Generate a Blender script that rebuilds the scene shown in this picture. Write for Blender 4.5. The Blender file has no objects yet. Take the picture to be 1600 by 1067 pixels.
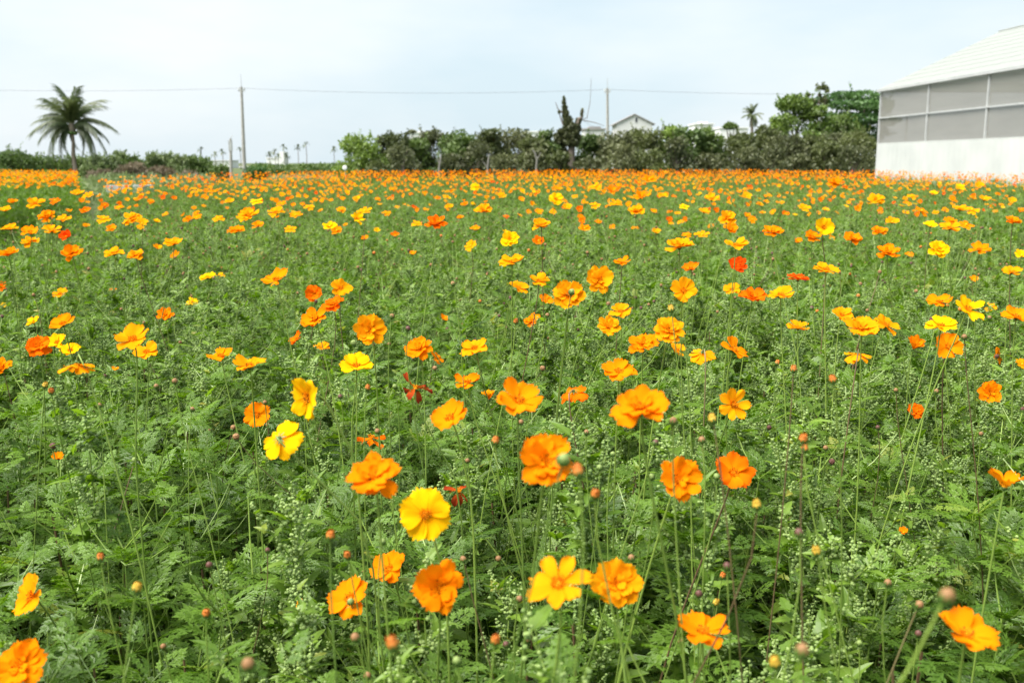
import bpy, math, random
import numpy as np
from mathutils import Vector, Matrix, Euler

R = math.radians
rng = np.random.default_rng(7)
rnd = random.Random(11)
scene = bpy.context.scene
COL = scene.collection

# ------------------------------------------------------------------ camera, sky, sun, exposure
CAM_Z = 1.50
F_PX = 1556.0                       # focal length in pixels of the 1600 wide photograph
PITCH = R(10.15)
cam_d = bpy.data.cameras.new('camera')
cam_d.lens = 35.0
cam_d.sensor_width = 36.0
cam_d.clip_start = 0.05
cam_d.clip_end = 9000
cam_d.dof.use_dof = True
cam_d.dof.focus_distance = 2.3
cam_d.dof.aperture_fstop = 6.7
cam = bpy.data.objects.new('camera', cam_d)
cam.location = (0, 0, CAM_Z)
cam.rotation_euler = (R(90) - PITCH, 0, 0)
COL.objects.link(cam)
scene.camera = cam

SUN_DIR = Vector((-0.45, -0.22, 0.86)).normalized()     # towards the sun
world = bpy.data.worlds.new('World')
scene.world = world
world.use_nodes = True
wn, wl = world.node_tree.nodes, world.node_tree.links
wn.clear()
w_out = wn.new('ShaderNodeOutputWorld')
w_bg = wn.new('ShaderNodeBackground')
w_bg.inputs['Strength'].default_value = 0.10
sky = wn.new('ShaderNodeTexSky')
sky.sky_type = 'NISHITA'
sky.sun_disc = False
sky.sun_elevation = math.asin(SUN_DIR.z)
sky.sun_rotation = math.atan2(SUN_DIR.x, SUN_DIR.y)
sky.dust_density = 3.0
w_tc = wn.new('ShaderNodeTexCoord')
w_map = wn.new('ShaderNodeMapping')
w_map.inputs['Scale'].default_value = (1.6, 1.6, 5.0)
w_map.inputs['Location'].default_value = (16.1243, 6.3290, 2.9808)
w_noise = wn.new('ShaderNodeTexNoise')
w_noise.inputs['Scale'].default_value = 1.5
w_noise.inputs['Detail'].default_value = 5.0
w_noise.inputs['Roughness'].default_value = 0.5
w_ramp = wn.new('ShaderNodeValToRGB')
w_ramp.color_ramp.elements[0].position = 0.44
w_ramp.color_ramp.elements[0].color = (0.52, 0.625, 0.68, 1)
w_ramp.color_ramp.elements[1].position = 0.76
w_ramp.color_ramp.elements[1].color = (0.70, 0.735, 0.75, 1)
w_gain = wn.new('ShaderNodeVectorMath')
w_gain.operation = 'SCALE'
w_gain.inputs['Scale'].default_value = 4.35
w_mix = wn.new('ShaderNodeMixRGB')
w_mix.inputs['Fac'].default_value = 0.93              # closed thin cloud over the clear sky
wl.new(w_tc.outputs['Generated'], w_map.inputs['Vector'])
wl.new(w_map.outputs['Vector'], w_noise.inputs['Vector'])
wl.new(w_noise.outputs['Fac'], w_ramp.inputs['Fac'])
wl.new(w_ramp.outputs['Color'], w_gain.inputs[0])
wl.new(sky.outputs['Color'], w_mix.inputs['Color1'])
wl.new(w_gain.outputs['Vector'], w_mix.inputs['Color2'])
wl.new(w_mix.outputs['Color'], w_bg.inputs['Color'])
wl.new(w_bg.outputs['Background'], w_out.inputs['Surface'])

sun_d = bpy.data.lights.new('sun', 'SUN')
sun_d.energy = 3.4
sun_d.angle = R(50)
sun_d.color = (1.0, 0.96, 0.90)
sun = bpy.data.objects.new('sun', sun_d)
sun.rotation_euler = SUN_DIR.to_track_quat('Z', 'Y').to_euler()
COL.objects.link(sun)

vs = scene.view_settings
vs.view_transform = 'Standard'
vs.look = 'None'
vs.gamma = 1.0
vs.use_curve_mapping = False
vs.exposure = 1.70
scene.cycles.max_bounces = 8
scene.cycles.diffuse_bounces = 4
scene.cycles.transmission_bounces = 4
scene.cycles.transparent_max_bounces = 8
scene.cycles.use_denoising = True

# ------------------------------------------------------------------ photograph pixel -> point in the place
CT, ST = math.cos(PITCH), math.sin(PITCH)
V_R, V_F, V_U = Vector((1, 0, 0)), Vector((0, CT, -ST)), Vector((0, ST, CT))
CAM = Vector((0, 0, CAM_Z))

def at_depth(px, py, d):
    return CAM + d * (V_F + V_R * ((px - 800) / F_PX) + V_U * ((533.5 - py) / F_PX))

def at_y(px, py, y):
    u = V_F + V_R * ((px - 800) / F_PX) + V_U * ((533.5 - py) / F_PX)
    return CAM + u * (y / u.y)

# ------------------------------------------------------------------ tagging helpers
def tag(o, label=None, cat=None, group=None, kind=None):
    if label: o['label'] = label
    if cat: o['category'] = cat
    if group: o['group'] = group
    if kind: o['kind'] = kind
    return o

def empty(name, loc, rz=0.0):
    o = bpy.data.objects.new(name, None)
    o.location = loc
    o.rotation_euler = (0, 0, rz)
    o.empty_display_size = 0.1
    COL.objects.link(o)
    return o

def link(name, mesh, parent=None, mat=None, link_it=True):
    o = bpy.data.objects.new(name, mesh)
    if link_it: COL.objects.link(o)
    if parent: o.parent = parent
    if mat is not None:
        if not mesh.materials: mesh.materials.append(None)
        o.material_slots[0].link = 'OBJECT'
        o.material_slots[0].material = mat
    return o

def copy_tree(o, parent=None):
    c = o.copy()
    COL.objects.link(c)
    if parent: c.parent = parent
    for ch in o.children: copy_tree(ch, c)
    return c

# ------------------------------------------------------------------ quad meshes
class Q:
    """collects quads as (n,4,3) arrays with a tint and a material slot per face"""
    def __init__(self): self.q, self.t, self.m = [], [], []
    def add(self, quads, tint=0.5, mat=0):
        quads = np.asarray(quads, float).reshape(-1, 4, 3)
        n = len(quads)
        self.q.append(quads)
        self.t.append(np.broadcast_to(np.asarray(tint, float), (n,)).copy())
        self.m.append(np.full(n, mat, int))
        return self
    def add_q(self, other, M=None):
        q = np.concatenate(other.q)
        self.q.append(xf(q, M) if M is not None else q)
        self.t.append(np.concatenate(other.t)); self.m.append(np.concatenate(other.m))
    def mesh(self, name, mats, smooth=True, uv=None):
        q = np.concatenate(self.q); t = np.concatenate(self.t); m = np.concatenate(self.m)
        n = len(q)
        v = q.reshape(-1, 3)
        key = np.round(v, 6)
        uniq, inv = np.unique(key, axis=0, return_inverse=True)
        inv = inv.reshape(-1)
        me = bpy.data.meshes.new(name)
        me.vertices.add(len(uniq)); me.vertices.foreach_set('co', uniq.ravel())
        me.loops.add(4 * n); me.loops.foreach_set('vertex_index', inv.astype(np.int32))
        me.polygons.add(n)
        me.polygons.foreach_set('loop_start', np.arange(0, 4 * n, 4, dtype=np.int32))
        me.polygons.foreach_set('material_index', m.astype(np.int32))
        for mt in mats: me.materials.append(mt)
        me.update(calc_edges=True)
        me.validate()
        me.polygons.foreach_set('use_smooth', np.full(len(me.polygons), smooth))
        if len(me.polygons) == n:
            a = me.attributes.new('tint', 'FLOAT', 'FACE')
            a.data.foreach_set('value', t.astype(np.float32))
        return me

def xf(q, M):
    A = np.array(M.to_3x3()); b = np.array(M.to_translation())
    return q @ A.T + b

def tube(pts, r0, r1, sides=5):
    pts = [Vector(p) for p in pts]
    n = len(pts)
    rings = []
    up = Vector((0.31, 0.95, 0.05))
    for i, p in enumerate(pts):
        d = (pts[min(i + 1, n - 1)] - pts[max(i - 1, 0)]).normalized()
        a = d.cross(up)
        if a.length < 1e-4: a = d.cross(Vector((1, 0, 0)))
        a.normalize(); b = d.cross(a)
        r = r0 + (r1 - r0) * i / max(1, n - 1)
        rings.append([p + (a * math.cos(2 * math.pi * k / sides) + b * math.sin(2 * math.pi * k / sides)) * r for k in range(sides)])
    out = []
    for i in range(n - 1):
        for k in range(sides):
            k2 = (k + 1) % sides
            out.append([rings[i][k], rings[i][k2], rings[i + 1][k2], rings[i + 1][k]])
    return np.array([[list(v) for v in f] for f in out])

def box(x0, x1, y0, y1, z0, z1):
    p = [(x0, y0, z0), (x1, y0, z0), (x1, y1, z0), (x0, y1, z0), (x0, y0, z1), (x1, y0, z1), (x1, y1, z1), (x0, y1, z1)]
    f = [(0, 3, 2, 1), (4, 5, 6, 7), (0, 1, 5, 4), (1, 2, 6, 5), (2, 3, 7, 6), (3, 0, 4, 7)]
    return np.array([[p[i] for i in g] for g in f], float)

def ball(n=2):
    """a rounded cube of unit radius, n x n quads a side"""
    out = []
    s = np.linspace(-1, 1, n + 1)
    for ax in range(3):
        for sg in (-1, 1):
            for i in range(n):
                for j in range(n):
                    c = [(s[i], s[j]), (s[i + 1], s[j]), (s[i + 1], s[j + 1]), (s[i], s[j + 1])]
                    if sg < 0: c = c[::-1]
                    f = []
                    for (a, b) in c:
                        v = np.zeros(3); v[ax] = sg; v[(ax + 1) % 3] = a; v[(ax + 2) % 3] = b
                        f.append(v / np.linalg.norm(v))
                    out.append(f)
    return np.array(out)
BALL2, BALL3 = ball(2), ball(3)

def bez(p0, p1, p2, p3, n):
    out = []
    for i in range(n + 1):
        t = i / n; s = 1 - t
        out.append(p0 * s**3 + p1 * 3 * s * s * t + p2 * 3 * s * t * t + p3 * t**3)
    return out

# ------------------------------------------------------------------ materials
def new_mat(name):
    m = bpy.data.materials.new(name); m.use_nodes = True
    m.node_tree.nodes.clear()
    return m, m.node_tree.nodes, m.node_tree.links

def leaf_mat(name, dark, light, trans=0.35, gloss=0.05, vary=0.35, hue=None):
    m, n, l = new_mat(name)
    out = n.new('ShaderNodeOutputMaterial')
    at = n.new('ShaderNodeAttribute'); at.attribute_name = 'tint'
    oi = n.new('ShaderNodeObjectInfo')
    mx = n.new('ShaderNodeMath'); mx.operation = 'MULTIPLY_ADD'
    mx.inputs[1].default_value = vary
    l.new(oi.outputs['Random'], mx.inputs[0])
    sc = n.new('ShaderNodeMath'); sc.operation = 'MULTIPLY'; sc.inputs[1].default_value = 1 - vary
    l.new(at.outputs['Fac'], sc.inputs[0]); l.new(sc.outputs[0], mx.inputs[2])
    rp = n.new('ShaderNodeValToRGB')
    rp.color_ramp.elements[0].color = (*dark, 1); rp.color_ramp.elements[1].color = (*light, 1)
    rp.color_ramp.elements[0].position = 0.1; rp.color_ramp.elements[1].position = 0.9
    if hue:
        e = rp.color_ramp.elements.new(0.985); e.color = (*hue, 1)
    l.new(mx.outputs[0], rp.inputs['Fac'])
    d = n.new('ShaderNodeBsdfDiffuse'); t = n.new('ShaderNodeBsdfTranslucent')
    g = n.new('ShaderNodeBsdfGlossy'); g.inputs['Roughness'].default_value = 0.45
    l.new(rp.outputs['Color'], d.inputs['Color'])
    hs = n.new('ShaderNodeHueSaturation'); hs.inputs['Saturation'].default_value = 1.1; hs.inputs['Value'].default_value = 1.25
    l.new(rp.outputs['Color'], hs.inputs['Color']); l.new(hs.outputs['Color'], t.inputs['Color'])
    m1 = n.new('ShaderNodeMixShader'); m1.inputs[0].default_value = trans
    l.new(d.outputs[0], m1.inputs[1]); l.new(t.outputs[0], m1.inputs[2])
    m2 = n.new('ShaderNodeMixShader'); m2.inputs[0].default_value = gloss
    l.new(m1.outputs[0], m2.inputs[1]); l.new(g.outputs[0], m2.inputs[2])
    l.new(m2.outputs[0], out.inputs['Surface'])
    return m

def plain(name, c1, c2=None, scale=6.0, rough=0.7, spec=0.3, bump=0.0, coord='Object'):
    m, n, l = new_mat(name)
    out = n.new('ShaderNodeOutputMaterial')
    p = n.new('ShaderNodeBsdfPrincipled')
    p.inputs['Roughness'].default_value = rough
    p.inputs['Specular IOR Level'].default_value = spec
    tc = n.new('ShaderNodeTexCoord')
    no = n.new('ShaderNodeTexNoise'); no.inputs['Scale'].default_value = scale; no.inputs['Detail'].default_value = 6
    l.new(tc.outputs[coord], no.inputs['Vector'])
    rp = n.new('ShaderNodeValToRGB')
    rp.color_ramp.elements[0].position = 0.3; rp.color_ramp.elements[1].position = 0.7
    rp.color_ramp.elements[0].color = (*c1, 1); rp.color_ramp.elements[1].color = (*(c2 or c1), 1)
    l.new(no.outputs['Fac'], rp.inputs['Fac']); l.new(rp.outputs['Color'], p.inputs['Base Color'])
    if bump:
        b = n.new('ShaderNodeBump'); b.inputs['Strength'].default_value = bump; b.inputs['Distance'].default_value = 0.02
        l.new(no.outputs['Fac'], b.inputs['Height']); l.new(b.outputs['Normal'], p.inputs['Normal'])
    l.new(p.outputs[0], out.inputs['Surface'])
    return m

def petal_mat(name, base, mid, edge):
    m, n, l = new_mat(name)
    out = n.new('ShaderNodeOutputMaterial')
    uv = n.new('ShaderNodeUVMap')
    sp = n.new('ShaderNodeSeparateXYZ'); l.new(uv.outputs[0], sp.inputs[0])
    rp = n.new('ShaderNodeValToRGB')
    cr = rp.color_ramp
    cr.elements[0].color = (*base, 1); cr.elements[0].position = 0.05
    cr.elements[1].color = (*edge, 1); cr.elements[1].position = 1.0
    e = cr.elements.new(0.45); e.color = (*mid, 1)
    no = n.new('ShaderNodeTexNoise'); no.inputs['Scale'].default_value = 3.0; no.inputs['Detail'].default_value = 3
    oi = n.new('ShaderNodeObjectInfo')
    l.new(uv.outputs[0], no.inputs['Vector'])
    ad = n.new('ShaderNodeMath'); ad.operation = 'MULTIPLY_ADD'; ad.inputs[1].default_value = 0.25
    l.new(oi.outputs['Random'], ad.inputs[0])
    s2 = n.new('ShaderNodeMath'); s2.operation = 'SUBTRACT'; s2.inputs[1].default_value = 0.12
    l.new(sp.outputs['X'], s2.inputs[0]); l.new(s2.outputs[0], ad.inputs[2])
    l.new(ad.outputs[0], rp.inputs['Fac'])
    # fine veins running out along the petal
    wv = n.new('ShaderNodeMath'); wv.operation = 'MULTIPLY'; wv.inputs[1].default_value = 60.0
    l.new(sp.outputs['Y'], wv.inputs[0])
    sn = n.new('ShaderNodeMath'); sn.operation = 'SINE'; l.new(wv.outputs[0], sn.inputs[0])
    va = n.new('ShaderNodeMath'); va.operation = 'MULTIPLY_ADD'; va.inputs[1].default_value = 0.07; va.inputs[2].default_value = 0.95
    l.new(sn.outputs[0], va.inputs[0])
    hs = n.new('ShaderNodeHueSaturation'); l.new(rp.outputs['Color'], hs.inputs['Color']); l.new(va.outputs[0], hs.inputs['Value'])
    d = n.new('ShaderNodeBsdfDiffuse'); t = n.new('ShaderNodeBsdfTranslucent')
    l.new(hs.outputs['Color'], d.inputs['Color']); l.new(hs.outputs['Color'], t.inputs['Color'])
    m1 = n.new('ShaderNodeMixShader'); m1.inputs[0].default_value = 0.36
    l.new(d.outputs[0], m1.inputs[1]); l.new(t.outputs[0], m1.inputs[2])
    l.new(m1.outputs[0], out.inputs['Surface'])
    return m

PETAL = {
    'Y': petal_mat('yellow_petal', (0.88, 0.34, 0.004), (0.91, 0.46, 0.004), (0.91, 0.50, 0.005)),
    'A': petal_mat('amber_petal', (0.82, 0.24, 0.004), (0.86, 0.305, 0.004), (0.86, 0.335, 0.006)),
    'O': petal_mat('orange_petal', (0.84, 0.27, 0.004), (0.86, 0.255, 0.003), (0.84, 0.215, 0.003)),
    'D': petal_mat('deep_orange_petal', (0.84, 0.24, 0.003), (0.83, 0.175, 0.003), (0.79, 0.12, 0.003)),
    'R': petal_mat('red_orange_petal', (0.84, 0.13, 0.003), (0.80, 0.075, 0.004), (0.76, 0.06, 0.004)),
    'W': petal_mat('wilted_petal', (0.55, 0.12, 0.01), (0.42, 0.065, 0.012), (0.26, 0.03, 0.012)),
}
M_STAMEN = plain('stamen_yellow', (0.78, 0.27, 0.006), (0.85, 0.40, 0.01), 60, 0.8, 0.1)
M_ANTHER = plain('anther_brown', (0.05, 0.02, 0.008), (0.10, 0.04, 0.01), 60, 0.8, 0.1)
M_STEM = leaf_mat('green_stem', (0.10, 0.17, 0.028), (0.24, 0.34, 0.06), 0.05, 0.05)
M_STEMB = leaf_mat('brown_stem', (0.10, 0.055, 0.03), (0.17, 0.14, 0.06), 0.0, 0.05)
M_CALYX = leaf_mat('calyx_green', (0.05, 0.10, 0.018), (0.10, 0.18, 0.03), 0.15, 0.04)
M_COSMOS = leaf_mat('cosmos_leaf', (0.058, 0.125, 0.012), (0.165, 0.285, 0.032), 0.47, 0.03, 0.4, (0.30, 0.27, 0.05))
M_GOOSE = leaf_mat('goosefoot_leaf', (0.085, 0.165, 0.016), (0.20, 0.315, 0.040), 0.47, 0.03, 0.4, (0.36, 0.33, 0.06))
M_SEED = leaf_mat('goosefoot_seed', (0.165, 0.255, 0.07), (0.31, 0.41, 0.135), 0.2, 0.03, 0.35)
BUD = {
    'b': plain('tan_bud', (0.17, 0.085, 0.035), (0.28, 0.15, 0.06), 90, 0.6, 0.3),
    'o': plain('orange_bud', (0.42, 0.11, 0.015), (0.55, 0.18, 0.025), 90, 0.6, 0.3),
    'g': plain('green_bud', (0.13, 0.20, 0.05), (0.22, 0.27, 0.08), 90, 0.6, 0.3),
    'p': plain('purple_brown_bud', (0.07, 0.028, 0.022), (0.13, 0.055, 0.04), 90, 0.5, 0.3),
    'y': plain('yellow_bud', (0.45, 0.28, 0.03), (0.58, 0.36, 0.04), 90, 0.6, 0.3),
}

# ------------------------------------------------------------------ structure: ground, path
def poly_sheet(name, pts, z, mat, label, cat):
    me = bpy.data.meshes.new(name)
    me.from_pydata([(x, y, z) for x, y in pts], [], [list(range(len(pts)))])
    me.materials.append(mat)
    return tag(link(name, me), label, cat, kind='structure')

M_GROUND = plain('far_ground', (0.06, 0.085, 0.03), (0.10, 0.115, 0.05), 0.05, 0.95, 0.1)
M_SOIL = plain('field_soil', (0.035, 0.028, 0.018), (0.07, 0.052, 0.033), 2.0, 0.95, 0.1, 0.5)
M_PATH = plain('path_dirt', (0.30, 0.27, 0.22), (0.40, 0.37, 0.31), 1.5, 0.9, 0.2, 0.3)
poly_sheet('ground', [(-4000, -60), (4000, -60), (4000, 7000), (-4000, 7000)], 0.0, M_GROUND, 'flat open farmland around the flower field', 'ground')
FIELD = [(-4.0, -0.6), (-3.5, 5.5), (-4.2, 8.5), (-4.4, 10.3), (-5.8, 14.7), (-9.25, 22.5), (-9.2, 33), (-7.0, 41), (0, 47), (13, 48), (15.2, 43.6), (16.6, 22), (17.3, 12), (9, -0.6)]
BED = [(-6.7, 15.6), (-7.5, 13.9), (-20, 12.5), (-30, 40), (-15.5, 36)]
poly_sheet('field_soil', FIELD, 0.004, M_SOIL, 'dark soil under the flower field', 'soil')
poly_sheet('bed_soil', BED, 0.004, M_SOIL, 'dark soil under the separate flower bed on the left', 'soil')
poly_sheet('path', [(-7.2, 5), (-4.1, 5), (-4.9, 8.5), (-5.3, 10.3), (-6.2, 14.4), (-9.5, 22.5), (-10, 33), (-13.4, 33), (-9.5, 22.5), (-6.5, 15.2), (-7.2, 13.2)], 0.008, M_PATH, 'narrow dirt path between the main field and the left bed', 'path')

def inside(poly, x, y):
    x = np.asarray(x); y = np.asarray(y)
    c = np.zeros(x.shape, bool)
    n = len(poly)
    for i in range(n):
        x1, y1 = poly[i]; x2, y2 = poly[(i + 1) % n]
        hit = ((y1 > y) != (y2 > y)) & (x < (x2 - x1) * (y - y1) / (y2 - y1 + 1e-12) + x1)
        c ^= hit
    return c

# ------------------------------------------------------------------ greenhouse
def film_mat():
    m, n, l = new_mat('white_film')
    out = n.new('ShaderNodeOutputMaterial')
    tc = n.new('ShaderNodeTexCoord'); no = n.new('ShaderNodeTexNoise')
    no.inputs['Scale'].default_value = 0.5; no.inputs['Detail'].default_value = 5
    mp = n.new('ShaderNodeMapping'); mp.inputs['Scale'].default_value = (3.0, 0.5, 0.5)
    l.new(tc.outputs['Object'], mp.inputs['Vector']); l.new(mp.outputs[0], no.inputs['Vector'])
    rp = n.new('ShaderNodeValToRGB')
    rp.color_ramp.elements[0].color = (0.40, 0.425, 0.405, 1); rp.color_ramp.elements[1].color = (0.45, 0.475, 0.45, 1)
    l.new(no.outputs['Fac'], rp.inputs['Fac'])
    d = n.new('ShaderNodeBsdfDiffuse'); t = n.new('ShaderNodeBsdfTranslucent')
    l.new(rp.outputs[0], d.inputs['Color']); l.new(rp.outputs[0], t.inputs['Color'])
    a = n.new('ShaderNodeMixShader'); a.inputs[0].default_value = 0.48
    l.new(d.outputs[0], a.inputs[1]); l.new(t.outputs[0], a.inputs[2]); l.new(a.outputs[0], out.inputs['Surface'])
    return m
M_FILM = film_mat()
M_KICK = plain('white_kick_wall', (0.42, 0.44, 0.425), (0.50, 0.515, 0.495), 0.8, 0.5, 0.4)
M_STEEL = plain('galvanised_steel', (0.34, 0.35, 0.345), (0.42, 0.43, 0.425), 3, 0.4, 0.5)
M_FLOORG = plain('greenhouse_floor', (0.28, 0.27, 0.25), (0.36, 0.35, 0.32), 0.6, 0.9, 0.2)

def screen_mat():
    m, n, l = new_mat('insect_screen')
    out = n.new('ShaderNodeOutputMaterial')
    d = n.new('ShaderNodeBsdfDiffuse'); t = n.new('ShaderNodeBsdfTransparent'); tl = n.new('ShaderNodeBsdfTranslucent')
    tc = n.new('ShaderNodeTexCoord'); no = n.new('ShaderNodeTexNoise')
    no.inputs['Scale'].default_value = 0.9; no.inputs['Detail'].default_value = 4
    mp = n.new('ShaderNodeMapping'); mp.inputs['Scale'].default_value = (0.5, 0.5, 3.0)
    l.new(tc.outputs['Object'], mp.inputs['Vector']); l.new(mp.outputs[0], no.inputs['Vector'])
    rp = n.new('ShaderNodeValToRGB')
    rp.color_ramp.elements[0].color = (0.28, 0.27, 0.245, 1); rp.color_ramp.elements[1].color = (0.38, 0.37, 0.335, 1)
    l.new(no.outputs['Fac'], rp.inputs['Fac'])
    l.new(rp.outputs[0], d.inputs['Color']); l.new(rp.outputs[0], tl.inputs['Color'])
    a = n.new('ShaderNodeMixShader'); a.inputs[0].default_value = 0.35
    l.new(d.outputs[0], a.inputs[1]); l.new(tl.outputs[0], a.inputs[2])
    b = n.new('ShaderNodeMixShader'); b.inputs[0].default_value = 0.36
    l.new(a.outputs[0], b.inputs[1]); l.new(t.outputs[0], b.inputs[2])
    l.new(b.outputs[0], out.inputs['Surface'])
    return m
M_SCREEN = screen_mat()

def greenhouse():
    # local x runs along the long wall towards the camera, local y into the house (away from the field)
    org = Vector((15.72, 43.5, 0))
    g = empty('greenhouse', org)
    ax = Vector((0.0655, -1, 0)).normalized()       # along the wall, towards the viewer
    ay = Vector((1, 0.0655, 0)).normalized()        # across, away from the field
    g.matrix_world = Matrix(((ax.x, ay.x, 0, org.x), (ax.y, ay.y, 0, org.y), (0, 0, 1, 0), (0, 0, 0, 1)))
    tag(g, 'long white plastic film greenhouse with grey insect screens at right edge', 'greenhouse')
    BAY, NB, W, EAVE, KICK, RAIL, RIDGE = 4.3, 6, 10.0, 4.52, 2.30, 3.38, 6.98
    L = BAY * NB
    def part(name, quads, mat, smooth=False):
        return link(name, Q().add(quads).mesh(name, [mat], smooth), g)
    for i in range(NB):
        x0, x1 = i * BAY + 0.002, (i + 1) * BAY - 0.002
        # corrugated kick wall panel
        for yy, sg in ((0.0, 1), (W, -1)):
            xs = np.linspace(x0, x1, 44)
            zz = np.where(np.arange(44) % 4 < 2, 0.0, 0.004) * sg + yy - 0.07 * sg
            qs = [[(xs[k], zz[k], 0.0), (xs[k + 1], zz[k + 1], 0.0), (xs[k + 1], zz[k + 1], KICK), (xs[k], zz[k], KICK)] for k in range(43)]
            part('kick_wall_panel', qs, M_KICK)
            for za, zb in ((KICK + 0.03, RAIL - 0.04), (RAIL + 0.04, EAVE - 0.06)):
                nseg = 6
                xs2 = np.linspace(x0, x1, nseg + 1)
                sag = 0.03 * np.sin(np.linspace(0, math.pi, nseg + 1)) * sg
                qs = [[(xs2[k], yy + sag[k], za), (xs2[k + 1], yy + sag[k + 1], za), (xs2[k + 1], yy + sag[k + 1] * .6, zb), (xs2[k], yy + sag[k] * .6, zb)] for k in range(nseg)]
                part('screen_panel', qs, M_SCREEN)
    for i in range(NB + 1):
        x = i * BAY
        for yy in (-0.06, W - 0.04):
            part('post', box(x - 0.042, x + 0.042, yy, yy + 0.10, KICK + 0.035 if 0 < i < NB else 0, EAVE - 0.05), M_STEEL)
        # roof truss bars under the film
        part('rafter', np.concatenate([tube([(x, 0.05, EAVE), (x, W / 2, RIDGE - 0.08)], 0.04, 0.04, 6), tube([(x, W - 0.05, EAVE), (x, W / 2, RIDGE - 0.08)], 0.04, 0.04, 6), tube([(x, 0.05, EAVE - 0.02), (x, W - 0.05, EAVE - 0.02)], 0.03, 0.03, 6)]), M_STEEL)
    for i in range(NB):
        for fx in ((0.55,) if i in (0, 3) else ()):
            x = (i + fx) * BAY
            part('mullion', box(x - 0.025, x + 0.025, 0.05, 0.10, KICK, RAIL - 0.04), M_STEEL)
    for yy in (-0.08, W - 0.02):
        part('rail', box(-0.05, L + 0.05, yy, yy + 0.10, RAIL - 0.026, RAIL + 0.026), M_STEEL)
        part('sill_rail', box(-0.05, L + 0.05, yy + 0.01, yy + 0.09, KICK + 0.002, KICK + 0.03), M_KICK)
    part('gutter', box(-0.15, L + 0.1, -0.16, -0.02, EAVE - 0.05, EAVE + 0.05), M_STEEL)
    part('gutter', box(-0.15, L + 0.1, W + 0.02, W + 0.16, EAVE - 0.05, EAVE + 0.05), M_STEEL)
    # film roof, one sheet per bay and slope, slightly bellied between the rafters
    for i in range(NB):
        x0, x1 = i * BAY - (0.12 if i == 0 else 0), (i + 1) * BAY
        for sgn in (0, 1):
            qs = []
            nu, nv = 6, 10
            def P(u, v):
                x = x0 + (x1 - x0) * u
                y = (W / 2 + 0.12) * v - 0.12
                z = EAVE + 0.055 + (RIDGE - EAVE - 0.05) * v - 0.05 * math.sin(u * math.pi) * math.sin(v * math.pi)
                return (x, y if sgn == 0 else W - y, z)
            for a in range(nu):
                for b in range(nv):
                    f = [P(a / nu, b / nv), P((a + 1) / nu, b / nv), P((a + 1) / nu, (b + 1) / nv), P(a / nu, (b + 1) / nv)]
                    qs.append(f if sgn == 0 else f[::-1])
            part('roof_film', qs, M_FILM, True)
    for v in np.linspace(0.12, 0.95, 9):
        y = (W / 2 + 0.12) * v - 0.12; z = EAVE + 0.055 + (RIDGE - EAVE - 0.05) * v + 0.002
        part('film_batten', tube([(-0.12, y, z), (L, y, z)], 0.005, 0.005, 4), M_FILM)
    part('ridge_cap', tube([(-0.12, W / 2, RIDGE + 0.02), (L, W / 2, RIDGE + 0.02)], 0.05, 0.05, 6), M_FILM)
    # gable ends
    for x in (-0.02, L + 0.02):
        part('gable_wall', [[(x, 0, 0), (x, W, 0), (x, W, EAVE), (x, 0, EAVE)]], M_SCREEN)
        part('gable', [[(x, 0, EAVE), (x, W / 2, EAVE), (x, W / 2, RIDGE - 0.05), (x, 0.01, EAVE + 0.01)], [(x, W, EAVE), (x, W / 2, EAVE), (x, W / 2, RIDGE - 0.05), (x, W - 0.01, EAVE + 0.01)]], M_FILM)
    part('floor', [[(0.1, 0.1, 0.02), (L - 0.1, 0.1, 0.02), (L - 0.1, W - 0.1, 0.02), (0.1, W - 0.1, 0.02)]], M_FLOORG)
greenhouse()

# ------------------------------------------------------------------ poles and wires
M_CONC = plain('grey_concrete', (0.26, 0.25, 0.23), (0.36, 0.35, 0.32), 4, 0.9, 0.2, 0.1)
M_WIRE = plain('wire_grey', (0.10, 0.10, 0.10), (0.13, 0.13, 0.13), 4, 0.6, 0.3)
POLE_Y = 95.0

def pole(px_top, py_top, px_base, y, r0, r1, rod, label, arm=0.7):
    top = at_y(px_top, py_top, y); base = at_y(px_base, 270, y); base.z = 0
    p = empty('utility_pole', base)
    tag(p, label, 'utility pole', 'poles carrying the overhead wires')
    t = top - base
    link('shaft', Q().add(tube([(0, 0, 0), t * 0.5, t], r0, r1, 10)).mesh('shaft', [M_CONC]), p)
    c = Q().add(box(t.x - arm, t.x + arm, -0.07, 0.07, t.z - 0.42, t.z - 0.30))
    link('crossarm', c.mesh('crossarm', [M_STEEL], False), p)
    for s in (-0.85, 0.0, 0.85):
        q = Q()
        for k, rr in enumerate((0.07, 0.10, 0.07)):
            q.add(tube([(t.x + s * arm, 0, t.z - 0.29 + k * 0.08), (t.x + s * arm, 0, t.z - 0.23 + k * 0.08)], rr, rr * 0.8, 8))
        link('insulator', q.mesh('insulator', [M_KICK]), p)
    link('top_rod', Q().add(tube([t - Vector((0, 0, 0.3)), t + Vector((0, 0, rod))], 0.035, 0.02, 6)).mesh('top_rod', [M_STEEL]), p)
    return top
p1 = pole(377, 136, 382, POLE_Y, 0.19, 0.11, 1.1, 'tall grey concrete utility pole standing left of the hedge', 0.3)
p2 = pole(949, 138, 950, POLE_Y, 0.16, 0.10, 0.9, 'utility pole rising behind the hedge beside the gabled house', 0.25)

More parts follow.
